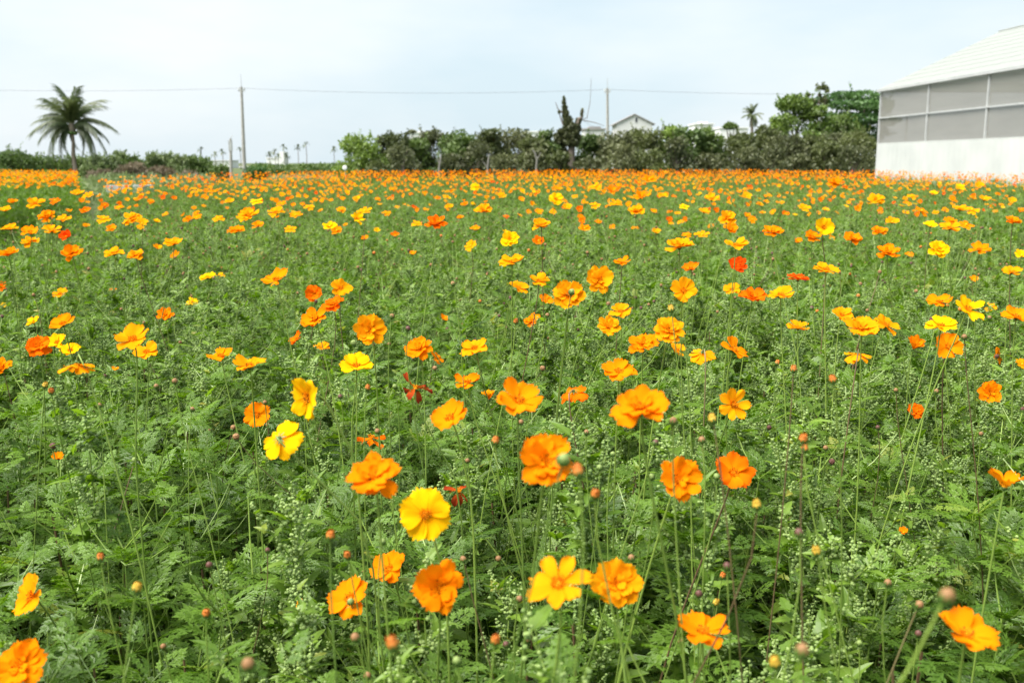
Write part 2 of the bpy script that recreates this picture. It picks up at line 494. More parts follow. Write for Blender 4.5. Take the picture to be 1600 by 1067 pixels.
def wire(a, b, sag, label):
    n = 24
    pts = [a.lerp(b, i / n) - Vector((0, 0, sag * 4 * (i / n) * (1 - i / n))) for i in range(n + 1)]
    o = link('power_line', Q().add(tube([p - pts[0] for p in pts], 0.011, 0.011, 4)).mesh('power_line', [M_WIRE]))
    o.location = pts[0]
    tag(o, label, 'power line', 'overhead wires')
lo = Vector((0, 0, -0.12))
span = p2 - p1
wire(p1 + lo, p2 + lo, 0.38, 'thin overhead wire sagging between the two utility poles')
wire(p1 + lo - span, p1 + lo, 0.30, 'thin overhead wire running left of the tall pole, over the palm')
wire(p2 + lo, p2 + lo + span, 0.35, 'thin overhead wire running from the right pole towards the greenhouse')
wire(p2 + Vector((-0.5, 0, -3.6)), at_y(905, 183, 63.5), 0.2, 'loose thin cable hanging from the right pole to the ivy clad trunk')

def short_pole():
    b = at_y(361, 275, 80); b.z = 0
    p = empty('concrete_post', b)
    tag(p, 'short pale concrete post left of the tall utility pole', 'post')
    top = at_y(360, 217, 80) - b
    link('shaft', Q().add(tube([(0, 0, 0), top * 0.6, top], 0.13, 0.09, 8)).mesh('shaft', [M_CONC]), p)
    link('box', Q().add(box(top.x - 0.16, top.x + 0.10, -0.12, 0.12, top.z - 0.95, top.z - 0.15)).mesh('box', [M_STEEL], False), p)
    link('bracket', Q().add(tube([top, top + Vector((0.05, 0, 0.16)), top + Vector((0.2, 0, 0.24))], 0.035, 0.02, 6)).mesh('bracket', [M_STEEL]), p)
short_pole()

# ------------------------------------------------------------------ houses behind the hedge
M_WALLW = plain('white_render', (0.68, 0.68, 0.66), (0.76, 0.76, 0.74), 0.5, 0.8, 0.2)
M_WALLG = plain('grey_render', (0.52, 0.52, 0.505), (0.60, 0.60, 0.58), 0.4, 0.85, 0.2)
M_ROOFG = plain('grey_roof', (0.22, 0.21, 0.20), (0.30, 0.29, 0.28), 0.8, 0.8, 0.2)
M_ROOFB = plain('dark_roof', (0.03, 0.055, 0.06), (0.05, 0.075, 0.08), 0.8, 0.6, 0.3)
M_GLASS = plain('dark_glass', (0.03, 0.035, 0.04), (0.04, 0.045, 0.05), 1, 0.15, 0.5)

def window(parent, x, z, w, h, y):
    f = link('window', Q().add(np.concatenate([box(x - w / 2 - 0.1, x - w / 2, y - 0.06, y + 0.05, z - 0.1, z + h + 0.1), box(x + w / 2, x + w / 2 + 0.1, y - 0.06, y + 0.05, z - 0.1, z + h + 0.1), box(x - w / 2, x + w / 2, y - 0.06, y + 0.05, z - 0.1, z), box(x - w / 2, x + w / 2, y - 0.06, y + 0.05, z + h, z + h + 0.1)])).mesh('window', [M_WALLG], False), parent)
    link('pane', Q().add(box(x - w / 2, x + w / 2, y - 0.03, y + 0.02, z, z + h)).mesh('pane', [M_GLASS], False), f)

def gable_house():
    Y = 200.0
    b = at_y(990, 255, Y); b.z = 0
    h = empty('house', b)
    tag(h, 'pale grey house with a low gabled roof showing above the hedge', 'house')
    k = Y / F_PX
    w = 27 * k; ez = CAM_Z + (255 - 196) * k; rz = CAM_Z + (255 - 183) * k; dp = 9.0
    q = Q().add(np.array([
        [(-w, 0, 0), (w, 0, 0), (w, 0, ez), (-w, 0, ez)], [(-w, dp, 0), (-w, dp, ez), (w, dp, ez), (w, dp, 0)],
        [(-w, 0, 0), (-w, 0, ez), (-w, dp, ez), (-w, dp, 0)], [(w, 0, 0), (w, dp, 0), (w, dp, ez), (w, 0, ez)],
        [(-w, 0, ez), (0, 0, ez), (0, 0, rz), (-w + 0.01, 0, ez + 0.01)], [(w, 0, ez), (w - 0.01, 0, ez + 0.01), (0, 0, rz), (0, 0, ez)],
        [(-w, dp, ez), (-w + 0.01, dp, ez + 0.01), (0, dp, rz), (0, dp, ez)], [(w, dp, ez), (0, dp, ez), (0, dp, rz), (w - 0.01, dp, ez + 0.01)]], float))
    link('wall', q.mesh('wall', [M_WALLG], False), h)
    ov, th = 4.5 * k, 0.22
    for s in (-1, 1):
        sl = (rz - ez) / w
        A = (0.0, rz + 0.05); B = (s * (w + ov), ez + 0.05 - sl * ov)
        vs_ = []
        for (x, z) in (A, B):
            for y in (-0.3, dp + 0.3):
                for dz in (0, th): vs_.append((x, y, z + dz))
        f = [(0, 2, 6, 4), (1, 5, 7, 3), (0, 4, 5, 1), (2, 3, 7, 6), (4, 6, 7, 5), (0, 1, 3, 2)]
        link('roof', Q().add(np.array([[vs_[i] for i in g] for g in f])).mesh('roof', [M_ROOFG], False), h)
    window(h, 3.0 * k, CAM_Z + (255 - 194) * k, 3.4 * k, 7.0 * k, 0)
    window(h, -14 * k, 4.2, 1.6, 1.6, 0); window(h, 13 * k, 4.2, 1.6, 1.6, 0)
gable_house()

def block_house(name, label, px0, px1, py_top, Y, depth, blocks=(), mat=None, roof=None, wins=()):
    k = Y / F_PX
    a = at_y((px0 + px1) / 2, 255, Y); a.z = 0
    h = empty(name, a)
    tag(h, label, 'building', 'pale buildings far behind the field')
    w = (px1 - px0) / 2 * k; z = CAM_Z + (255 - py_top) * k
    link('wall', Q().add(box(-w, w, 0, depth, 0, z)).mesh('wall', [mat or M_WALLW], False), h)
    link('roof', Q().add(box(-w - 0.25, w + 0.25, -0.25, depth + 0.25, z + 0.003, z + 0.25)).mesh('roof', [roof or M_WALLW], False), h)
    for (bx0, bx1, bt, bm) in blocks:
        x0 = (bx0 - (px0 + px1) / 2) * k; x1 = (bx1 - (px0 + px1) / 2) * k
        zt = CAM_Z + (255 - bt) * k
        zb = z + 0.255 if bt < py_top and bx0 >= px0 and bx1 <= px1 else 0.0
        link('upper_block', Q().add(box(x0, x1, 0.4 if zb else -1.2, depth * 0.7, zb, zt)).mesh('upper_block', [bm], False), h)
    for (wx, wy, ww, wh) in wins:
        window(h, (wx - (px0 + px1) / 2) * k, CAM_Z + (255 - wy) * k, ww * k, wh * k, 0)
    return h
block_house('white_building', 'small white block building with a taller stair tower, far left of hedge', 417, 437, 248, 330, 6, [(438, 446, 238, M_WALLW)], wins=[(424, 260, 2.6, 3.2), (432, 260, 2.6, 3.2)])
block_house('low_shed', 'low white shed between the left bushes and the short post', 330, 361, 252, 300, 8, roof=M_WALLG)
block_house('long_shed', 'long low white roofed shed just right of the tall utility pole', 366, 396, 261.5, 320, 8)
block_house('white_block', 'white upper storey peeping over the hedge beside the thin bare tree', 641, 669, 210, 190, 8, [(655, 667, 207, M_WALLW)])
block_house('white_cottage', 'white wall with dark roof edge peeping over the hedge left of ivy trunk', 818, 846, 209, 190, 8, [(819, 827, 203.5, M_ROOFB)])
block_house('white_villa', 'white house tops peeping over the hedge between house and small palm', 1086, 1112, 197, 210, 8, [(1094, 1104, 193, M_WALLW)])
block_house('pale_house', 'pale flat house low behind the flat topped tree near small palm', 1124, 1166, 203, 215, 8)
block_house('grey_house', 'grey roofed house half hidden behind hedge right of ivy trunk', 913, 944, 205, 190, 8, [(920, 938, 200, M_ROOFG)], mat=M_WALLG, roof=M_ROOFG)

# ------------------------------------------------------------------ trees
M_BARK = plain('grey_bark', (0.12, 0.10, 0.08), (0.20, 0.17, 0.14), 5, 0.95, 0.1, 0.3)
M_DEADWOOD = plain('bleached_wood', (0.15, 0.14, 0.125), (0.22, 0.21, 0.19), 5, 0.9, 0.1, 0.2)
TREE = {
    'bright': leaf_mat('bright_tree_leaf', (0.07, 0.12, 0.022), (0.19, 0.27, 0.05), 0.3, 0.03, 0.34),
    'green': leaf_mat('green_tree_leaf', (0.048, 0.09, 0.022), (0.14, 0.20, 0.05), 0.3, 0.03, 0.34),
    'olive': leaf_mat('olive_tree_leaf', (0.050, 0.067, 0.021), (0.125, 0.148, 0.048), 0.3, 0.03, 0.34),
    'grey': leaf_mat('grey_tree_leaf', (0.055, 0.068, 0.028), (0.14, 0.152, 0.064), 0.25, 0.03, 0.34),
    'dark': leaf_mat('dark_tree_leaf', (0.035, 0.085, 0.022), (0.10, 0.19, 0.05), 0.3, 0.03, 0.2),
    'reed': leaf_mat('reed_leaf', (0.10, 0.145, 0.055), (0.20, 0.25, 0.10), 0.3, 0.03, 0.34),
    'dry': leaf_mat('dry_brush', (0.14, 0.11, 0.07), (0.27, 0.22, 0.15), 0.2, 0.02, 0.1),
    'ivy': leaf_mat('ivy_leaf', (0.045, 0.060, 0.022), (0.11, 0.12, 0.05), 0.25, 0.03, 0.34),
}

def leaf_cloud(g, lobes, n, size, elong=1.7):
    """n leaf clumps spread through lobes (cx,cy,cz,rx,ry,rz), denser towards the skin; returns quads, tint"""
    lobes = np.array(lobes, float)
    vol = (lobes[:, 3] * lobes[:, 4] * lobes[:, 5]) ** (2 / 3)
    idx = g.choice(len(lobes), n, p=vol / vol.sum())
    d = g.normal(size=(n, 3)); d /= np.linalg.norm(d, axis=1)[:, None]
    rad = g.uniform(0.35, 1.0, n) ** 0.45 * g.normal(1.0, 0.09, n)
    c = lobes[idx, :3] + d * lobes[idx, 3:] * rad[:, None]
    a = g.normal(size=(n, 3)) + d * 0.9 + np.array([0, 0, -0.15]); a /= np.linalg.norm(a, axis=1)[:, None]
    b = np.cross(a, g.normal(size=(n, 3))); b /= np.linalg.norm(b, axis=1)[:, None]
    s = size * g.uniform(0.6, 1.4, n)[:, None]
    nrm = np.cross(a, b)
    q = np.stack([c - a * s * elong * .5, c - b * s * .45 + nrm * s * .12, c + a * s * elong * .5, c + b * s * .45 + nrm * s * .12], 1)
    lt = g.uniform(0, 1, len(lobes))
    tint = np.clip(0.5 * lt[idx] + 0.5 * g.uniform(0, 1, n), 0, 1)
    return q, tint

def bushy_lobes(g, w, h, z0, n, sq=1.0):
    L = [(0, 0, z0 + (h - z0) * 0.45, w * 0.36, w * 0.36, (h - z0) * 0.42)]
    for i in range(n):
        a = g.uniform(0, 2 * math.pi); f = g.uniform(0.1, 1.0)
        z = z0 + (h - z0) * f
        rr = w * 0.5 * (1 - 0.55 * max(0, f - 0.45) / 0.55) * g.uniform(0.55, 0.85)
        r = w * g.uniform(0.14, 0.24)
        L.append((math.cos(a) * rr, math.sin(a) * rr, min(z, h - r * 0.8), r, r, r * g.uniform(0.6, 0.95) * sq))
    L.append((g.uniform(-.1, .1) * w, 0, h - w * 0.13, w * 0.17, w * 0.17, w * 0.15))
    return L

def make_tree(name, label, cat, loc, w, h, z0, mat, n, size, seed, group=None, nl=14, trunk_r=None, bark=None, lobes=None, sprigs=10):
    g = np.random.default_rng(seed)
    t = empty(name, loc)
    tag(t, label, cat, group)
    lobes = lobes or bushy_lobes(g, w, h, z0, nl)
    q, ti = leaf_cloud(g, lobes, n, size)
    cr = Q().add(q, ti)
    # loose sprigs sticking out of the outline
    for i in range(sprigs):
        l = lobes[g.integers(len(lobes))]
        a = g.uniform(0, 2 * math.pi)
        base = np.array([l[0] + math.cos(a) * l[3] * .8, l[1] + math.sin(a) * l[4] * .8, l[2] + l[5] * 0.6])
        dirv = np.array([math.cos(a) * .4, math.sin(a) * .4, 1.0]); ln = w * g.uniform(.08, .2)
        m = 14
        c = base + dirv * (np.linspace(0, 1, m)[:, None] * ln) + g.normal(0, size * .35, (m, 3))
        aa = g.normal(size=(m, 3)); aa /= np.linalg.norm(aa, axis=1)[:, None]
        bb = np.cross(aa, g.normal(size=(m, 3))); bb /= np.linalg.norm(bb, axis=1)[:, None]
        cr.add(np.stack([c - aa * size * .7, c - bb * size * .35, c + aa * size * .7, c + bb * size * .35], 1), g.uniform(.3, 1, m))
    tr = trunk_r or w * 0.035
    tq = Q()
    top = Vector((g.uniform(-.1, .1) * w, 0, z0 + (h - z0) * 0.55))
    tq.add(tube(bez(Vector((0, 0, 0)), Vector((g.uniform(-.1, .1), 0, top.z * .3)), Vector((g.uniform(-.2, .2), 0, top.z * .7)), top, 6), tr * 1.3, tr * .6, 7))
    for i in range(6):
        l = lobes[1 + i % (len(lobes) - 1)]
        st = Vector((0, 0, 0)).lerp(top, g.uniform(.35, .9))
        e = Vector(l[:3])
        tq.add(tube(bez(st, st.lerp(e, .3) + Vector((0, 0, .1 * w)), st.lerp(e, .7) + Vector((0, 0, .05 * w)), e, 4), tr * .5, tr * .15, 5))
    link('trunk', tq.mesh('trunk', [bark or M_BARK]), t)
    link('crown', cr.mesh('crown', [mat], False), t)
    return t

HY = 62.0
HK = HY / F_PX
hedge = [  # px centre, py top, px width, kind, label
    (566, 215, 62, 'bright', 'bright green rounded tree at the left end of the hedge'),
    (613, 212, 46, 'olive', 'olive green tree second from the left end of the hedge'),
    (651, 220, 46, 'green', 'dark green tree under the thin bare tree in the hedge'),
    (681, 207, 46, 'grey', 'brownish round topped tree above the left bleached snag'),
    (722, 206, 52, 'green', 'tree with fresh green top between the two bleached snags'),
    (768, 205, 46, 'olive', 'pointed olive tree just right of the middle snag'),
    (803, 205, 58, 'grey', 'wide grey brown tree left of the dark roofed white cottage'),
    (833, 219, 44, 'olive', 'lower olive tree in front of the dark roofed cottage'),
    (857, 208, 30, 'green', 'narrow dark tree left of the ivy clad trunk'),
    (876, 206, 20, 'grey', 'slender tuft topped tree touching the ivy clad trunk on its left'),
    (926, 214, 50, 'green', 'low green tree directly right of the ivy clad trunk'),
    (964, 209, 54, 'grey', 'grey green tree under the left eave of the gabled house'),
    (1003, 207, 54, 'olive', 'olive tree standing right in front of the gabled house'),
    (1043, 201, 42, 'bright', 'fresh green topped tree right of the gabled house'),
    (1074, 204, 46, 'green', 'dark even topped tree left of the white villa tops'),
    (1106, 203, 46, 'green', 'dark tree in front of the white villa tops'),
    (1152, 212, 54, 'olive', 'olive tree below the flat topped tree in the hedge'),
    (1187, 200, 50, 'olive', 'broad olive tree just under the small palm'),
    (1222, 214, 54, 'grey', 'brownish tree in the hedge below the light green tree'),
    (1262, 216, 54, 'olive', 'olive hedge tree below the sparse lanky tree'),
    (1302, 213, 54, 'grey', 'grey brown hedge tree below the large dark tree'),
    (1343, 210, 52, 'olive', 'last hedge tree, touching the greenhouse corner'),
]
for i, (px, py, w, kd, lab) in enumerate(hedge):
    y = HY + (i * 37 % 7) * 0.5
    p = at_y(px, 255, y); p.z = 0
    k = y / F_PX
    make_tree('hedge_tree', lab, 'tree', p, w * k * (1.30 + .05 * (i * 3 % 5)), CAM_Z + (257 - py) * k, 0.25, TREE[kd], 3400, 0.135, 100 + i, 'trees of the hedge behind the field', 20)
# lower shrubs along the foot of the hedge
shrubs = [(590, 240, 50, 'olive', 'low dark shrub at hedge foot under the bright green tree'), (630, 238, 56, 'grey', 'low greyish shrub left of the left bleached snag'),
          (702, 238, 40, 'grey', 'low grey shrub between the bleached snags'), (742, 236, 44, 'grey', 'low brown shrub just left of the middle snag'),
          (790, 235, 52, 'grey', 'low brown shrub right of the middle snag'), (836, 238, 40, 'grey', 'low pale shrub under the dark roofed cottage'),
          (872, 240, 44, 'olive', 'low shrub at the foot of the ivy clad trunk'), (920, 236, 50, 'grey', 'low grey shrub right of the ivy clad trunk foot'),
          (968, 234, 50, 'grey', 'low shrub at hedge foot below the right utility pole'), (1015, 232, 50, 'olive', 'low shrub at hedge foot below the gabled house'),
          (1062, 232, 50, 'grey', 'low shrub at hedge foot right of the gabled house'), (1108, 234, 50, 'grey', 'low brown shrub at hedge foot below the white villa'),
          (1160, 236, 56, 'grey', 'low shrub at hedge foot below the flat topped tree'), (1208, 232, 46, 'grey', 'round brown shrub at hedge foot below the small palm'),
          (1246, 230, 44, 'grey', 'small brown shrub at hedge foot below the light green tree'), (1290, 232, 50, 'olive', 'low olive shrub at hedge foot below the lanky tree'),
          (1334, 226, 56, 'grey', 'low brown shrub at hedge foot beside the greenhouse')]
for i, (px, py, w, kd, lab) in enumerate(shrubs):
    y = HY - 3.2 + (i * 5 % 4) * 0.7
    py += (14, -9, 5, -14, 9, -4, 0)[i % 7] * 0.9
    p = at_y(px, 255, y); p.z = 0
    k = y / F_PX
    make_tree('low_shrub', lab, 'shrub', p, w * k * 1.25, CAM_Z + (257 - py) * k, 0.05, TREE[kd], 1700, 0.12, 300 + i, 'low shrubs along the foot of the hedge', 16, sprigs=5)

# trees that stand behind the hedge on the right
def tree_px(name, label, px, py, w, kd, Y, n, size, seed, z0f=0.3, **kw):
    p = at_y(px, 255, Y); p.z = 0
    k = Y / F_PX
    h = CAM_Z + (256 - py) * k
    return make_tree(name, label, 'tree', p, w * k, h, h * z0f, TREE[kd], n, size, seed, None, **kw)
tree_px('broadleaf_tree', 'light green tree rising behind the hedge left of the sparse tree', 1238, 154, 74, 'bright', 72, 3600, 0.16, 41, 0.2, nl=18)
tree_px('broadleaf_tree', 'light green tree behind the hedge beneath the sparse lanky tree', 1276, 170, 60, 'bright', 71, 3000, 0.16, 42, 0.1, nl=16)
tree_px('broadleaf_tree', 'smaller light green tree sloping down towards the small palm', 1207, 186, 46, 'bright', 70, 2200, 0.15, 47, 0.1, nl=12)
tree_px('broadleaf_tree', 'mid green tree filling below the large dark tree branches', 1312, 184, 70, 'green', 72, 3000, 0.16, 48, 0.1, nl=14)

def spreading_tree():
    Y = 76.0; k = Y / F_PX
    p = at_y(1335, 255, Y); p.z = 0
    L = []
    g = np.random.default_rng(5)
    for (px, py, rx, rz) in [(1300, 155, 22, 6), (1325, 148, 26, 6), (1350, 150, 26, 8), (1315, 165, 26, 7), (1345, 166, 30, 8), (1365, 172, 26, 10), (1310, 182, 28, 7), (1340, 186, 34, 8), (1370, 190, 26, 8), (1300, 196, 30, 7), (1335, 200, 30, 7), (1355, 208, 30, 10), (1345, 218, 30, 10), (1380, 160, 26, 9), (1280, 157, 14, 4)]:
        q = at_y(px, py, Y)
        L.append((q.x - p.x, g.uniform(-1.2, 1.2), q.z, rx * k, rx * k * 0.8, rz * k))
    make_tree('spreading_tree', 'large dark green tree with flat layered branches behind the greenhouse corner', 'tree', p, 90 * k, 7, 2.0, TREE['dark'], 6500, 0.17, 43, None, lobes=L, trunk_r=0.2)
spreading_tree()

def sparse_tree():
    Y = 73.0; k = Y / F_PX
    p = at_y(1276, 255, Y); p.z = 0
    L = []
    for (px, py, r) in [(1264, 148, 3.5), (1278, 138, 3), (1284, 137, 3.5), (1292, 137, 4.5), (1290, 143, 3), (1281, 149, 3), (1268, 160, 5), (1274, 168, 6), (1286, 155, 3), (1292, 158, 5)]:
        q = at_y(px, py, Y); L.append((q.x - p.x, 0.2 * ((px * 7) % 5 - 2), q.z, r * k, r * k, r * k * .9))
    make_tree('sparse_tree', 'sparse lanky tree with small tufts sticking up left of the large dark tree', 'tree', p, 1.6, 5.6, 3.0, TREE['olive'], 700, 0.13, 44, None, lobes=L, trunk_r=0.07, sprigs=4)
sparse_tree()

def flat_tree():
    Y = 66.0; k = Y / F_PX
    p = at_y(1142, 255, Y); p.z = 0
    L = []
    for (px, py, r, rz) in [(1141, 195, 7, 3), (1135, 198, 6, 2.5), (1148, 198, 6, 3), (1140, 199, 9, 2.5)]:
        q = at_y(px, py, Y); L.append((q.x - p.x, 0, q.z, r * k, r * k, rz * k))
    make_tree('flat_topped_tree', 'small flat topped tree standing clear of the hedge left of small palm', 'tree', p, 1.0, 3.8, 3.0, TREE['green'], 700, 0.11, 45, None, lobes=L, trunk_r=0.07, sprigs=2)
    Y = 64.0; k = Y / F_PX
    p = at_y(637, 255, Y); p.z = 0
    L = []
    for (px, py, r, rz) in [(643, 205, 5, 1.6), (647, 206, 4, 1.2), (635, 209, 4, 1.2), (640, 207, 4, 1.2)]:
        q = at_y(px, py, Y); L.append((q.x - p.x, 0, q.z, r * k, r * k, rz * k))
    make_tree('thin_bare_tree', 'thin pale trunked tree with a tiny flat crown above the hedge', 'tree', p, 0.8, 3.4, 2.8, TREE['grey'], 220, 0.10, 46, None, lobes=L, trunk_r=0.10, bark=M_DEADWOOD, sprigs=1)
flat_tree()

def ivy_trunk():
    Y = 63.5; k = Y / F_PX
    b = at_y(893, 255, Y); b.z = 0
    t = empty('dead_tree', b)
    tag(t, 'dead forked tree trunk wrapped in ivy, tallest thing in the hedge', 'tree')
    def P(px, py): return at_y(px, py, Y) - b
    q = Q()
    q.add(tube([(0, 0, 0), P(893, 225), P(890, 200), P(884, 180), P(881, 163), P(881, 152)], 0.26, 0.04, 8))
    q.add(tube([P(896, 205), P(902, 196), P(905, 185), P(909, 184), P(910, 172)], 0.18, 0.05, 6))
    q.add(tube([P(901, 200), P(901, 190), P(904, 184)], 0.08, 0.05, 6))
    q.add(tube([P(884, 183), P(878, 175), P(872, 171), P(868, 160)], 0.07, 0.015, 5))
    q.add(tube([P(905, 187), P(917, 185), P(922, 160), P(924, 122)], 0.03, 0.008, 4))
    q.add(tube([P(905, 187), P(930, 192), P(944, 197)], 0.03, 0.01, 4))
    q.add(tube([P(880, 195), P(876, 184), P(874, 178)], 0.06, 0.02, 5))
    link('trunk', q.mesh('trunk', [M_BARK]), t)
    g = np.random.default_rng(9)
    L = []
    for (px, py, r, rz) in [(893, 222, 12, 8), (893, 210, 12, 9), (890, 200, 10, 9), (887, 190, 7, 8), (884, 180, 5, 8), (882, 170, 3.6, 7), (881, 160, 2.4, 6), (881, 154, 1.8, 3), (901, 200, 7, 7), (905, 190, 2.5, 5), (909, 180, 1.8, 4), (910, 174, 1.1, 4), (901, 190, 1.6, 5), (874, 175, 2.2, 1.6), (900, 215, 8, 8)]:
        p = P(px, py); L.append((p.x, 0, p.z, r * k, r * k, rz * k))
    qq, ti = leaf_cloud(g, L, 4600, 0.12)
    link('ivy', Q().add(qq, ti).mesh('ivy', [TREE['ivy']], False), t)
ivy_trunk()

def snag(label, pts, branch):
    Y = HY - 6.2
    b = at_y(pts[0][0], 255, Y); b.z = 0
    t = empty('dead_snag', b)
    tag(t, label, 'dead tree', 'bleached snags before the hedge')
    P = lambda px, py: at_y(px, py, Y) - b
    link('trunk', Q().add(tube([(0, 0, 0)] + [P(*p) for p in pts], 0.07, 0.04, 7)).mesh('trunk', [M_DEADWOOD]), t)
    link('limb', Q().add(tube([P(*p) for p in branch], 0.04, 0.015, 5)).mesh('limb', [M_DEADWOOD]), t)
snag('thicker bleached dead trunk standing before the hedge, leftmost of three', [(686, 262), (688, 252), (689, 244), (689, 241)], [(686, 256), (684, 250), (682, 247)])
snag('thin bleached dead trunk with a left limb before the middle of hedge', [(762, 262), (763, 252), (764, 241)], [(761, 262), (757, 256), (754, 252)])
snag('slanting bleached dead trunk leaning in front of the dark roofed cottage', [(838, 262), (839, 250), (836, 240), (832, 234)], [(839, 250), (843, 243), (845, 238)])

# left side: dark shrub, reedy bushes and dry brush
p = at_y(18, 255, 84); p.z = 0
make_tree('dark_shrub', 'dense dark green shrub at the far left edge behind the bed', 'shrub', p, 4.8, 2.5, 0.1, TREE['green'], 3400, 0.15, 61, None, 18)
left = [(62, 247, 42, 'green', 'green bush between the dark shrub and the palm trunk'), (88, 247, 36, 'green', 'green bush just left of the palm trunk'),
        (128, 249, 40, 'green', 'green bush just right of the palm trunk'), (150, 246, 34, 'reed', 'reedy bush right of the coconut palm'),
        (172, 246, 34, 'reed', 'greyish reedy bush, second clump right of the palm'), (190, 241, 30, 'reed', 'taller reedy bush, third clump right of the palm'),
        (214, 247, 30, 'green', 'green bush behind the dry brush heap'), (238, 244, 28, 'reed', 'rounded reedy bush in the middle of the left bushes'),
        (258, 243, 28, 'reed', 'spiky topped reedy bush in the left bushes'), (280, 246, 30, 'reed', 'low reedy bush left of the last green bush'),
        (300, 247, 28, 'green', 'green bush near the right end of the left bushes'), (318, 249, 28, 'green', 'last green bush before the low white shed'),
        (345, 262, 30, 'green', 'very low dark bush at the foot of the short post'), (402, 264, 34, 'dark', 'very low dark bush right of the tall pole')]
for i, (px, py, w, kd, lab) in enumerate(left):
    y = 86.0 + (i % 3) * 1.5
    p = at_y(px, 255, y); p.z = 0
    k = y / F_PX
    make_tree('reed_bush', lab, 'bush', p, w * k * 1.3, CAM_Z + (256.5 - py) * k, 0.0, TREE[kd], 1700, 0.14, 500 + i, 'bushes along the left skyline', 14, sprigs=34)
g = np.random.default_rng(77)
L = []
for px in range(150, 300, 12):
    q = at_y(px, 262 + 6 * math.sin(px * .05), 78); L.append((q.x, 78, max(0.2, q.z - 0.55 + .35 * math.sin(px * .13)), 0.8, 0.6, 0.40))
qq, ti = leaf_cloud(g, L, 2200, 0.10, 5.0)
tag(link('dry_brush', Q().add(qq, ti).mesh('dry_brush', [TREE['dry']], False)), 'heap of dry brown brush below the left bushes', 'brush', kind='stuff')

L = []
for px in range(398, 560, 6):
    q = at_y(px, 256.5 - 2.6 * abs(math.sin(px * .11)) + 1.2 * math.sin(px * .031), 130 + 9 * math.sin(px * .37)); L.append((q.x, q.y, q.z * 0.5, 0.75, 0.75, q.z * 0.52))
for px in range(-80, 322, 10):
    q = at_y(px, 252, 150); L.append((q.x, 150, q.z * 0.5, 1.2, 1.2, q.z * 0.52))
qq, ti = leaf_cloud(g, L, 9000, 0.24)
tag(link('distant_trees', Q().add(qq, ti).mesh('distant_trees', [TREE['green']], False)), 'low far off tree line left of the hedge', 'trees', kind='stuff')

L = []
g = np.random.default_rng(78)
for i in range(90):
    yy = g.uniform(25, 74); xx = g.uniform(-0.50, -0.30) * yy
    if inside(BED, [xx], [yy])[0] or inside(FIELD, [xx], [yy])[0]: continue
    L.append((xx, yy, .35, g.uniform(.5, 1.0), .6, g.uniform(.3, .62)))
qq, ti = leaf_cloud(g, L, 7000, 0.09, 4.0)
tag(link('verge_grass', Q().add(qq, ti).mesh('verge_grass', [TREE['reed']], False)), 'rough grass beyond the end of the path', 'grass', kind='stuff')

def box_on_path():
    p = at_y(203, 280, 24.5); p.z = 0
    o = empty('concrete_trough', p)
    tag(o, 'low pale concrete water trough at the end of the path', 'trough')
    q = Q().add(np.concatenate([box(-.46, .46, -.35, -.25, 0, .97), box(-.46, .46, .25, .35, 0, .97), box(-.46, -.36, -.248, .248, 0, .97), box(.36, .46, -.248, .248, 0, .97)]))
    link('basin', q.mesh('basin', [plain('pale_concrete', (0.40, 0.40, 0.40), (0.50, 0.50, 0.51), 3, 0.9, 0.2)], False), o)
    link('water', Q().add([[(-.358, -.248, .8), (.358, -.248, .8), (.358, .248, .8), (-.358, .248, .8)]]).mesh('water', [M_GLASS], False), o)
box_on_path()

def small_board():
    p = at_y(539, 262, 60); p.z = 0
    o = empty('white_board', p)
    tag(o, 'small round white board on a post left of the hedge end', 'board')
    link('post', Q().add(tube([(0, 0, 0), (0, 0, 1.3)], 0.03, 0.03, 6)).mesh('post', [M_STEEL]), o)
    link('disc', Q().add(xf(BALL3, Matrix.Translation((0, -0.05, 1.22)) @ Matrix.Diagonal((0.15, 0.03, 0.15, 1)))).mesh('disc', [M_WALLW]), o)
small_board()

# ------------------------------------------------------------------ palms
M_FROND = leaf_mat('palm_frond', (0.045, 0.072, 0.028), (0.13, 0.155, 0.06), 0.3, 0.05, 0.5)
M_PTRUNK = plain('palm_trunk', (0.14, 0.115, 0.09), (0.22, 0.185, 0.15), 4, 0.95, 0.1, 0.3)

def frond_mesh(seed, droop, n=34, leaflet=0.25):
    """unit length frond along +X, arching down"""
    g = np.random.default_rng(seed)
    q = Q()
    xs = np.linspace(0, 1, 14)
    spine = [Vector((x * (1 - 0.25 * droop * x), 0, 0.10 * math.sin(x * math.pi) - droop * 0.75 * x ** 2.2)) for x in xs]
    q.add(tube(spine, 0.016, 0.003, 4), 0.9)
    for i in range(n):
        t = 0.16 + 0.84 * i / (n - 1)
        f = t * 13; a = int(min(12, f)); p = spine[a].lerp(spine[a + 1], f - a)
        d = (spine[a + 1] - spine[a]).normalized()
        ln = leaflet * (0.55 + 0.9 * t * (1.25 - t)) * g.uniform(.85, 1.15)
        for s in (-1, 1):
            out = (Vector((0, s, 0)) * 0.75 + d * 0.75 + Vector((0, 0, g.uniform(-.55, -.05) - 0.25 * droop))).normalized()
            mid = p + out * ln * 0.5
            tip = p + out * ln + Vector((0, 0, -ln * g.uniform(.25, .6)))
            wv = d * 0.017
            q.add([[p - wv * .5, p + wv * .5, mid + wv, mid - wv], [mid - wv, mid + wv, tip + wv * .1, tip - wv * .1]], g.uniform(.1, .8))
    return q.mesh('frond', [M_FROND], False)

FR = [frond_mesh(i, dr) for i, dr in enumerate((0.15, 0.35, 0.6, 0.9))]

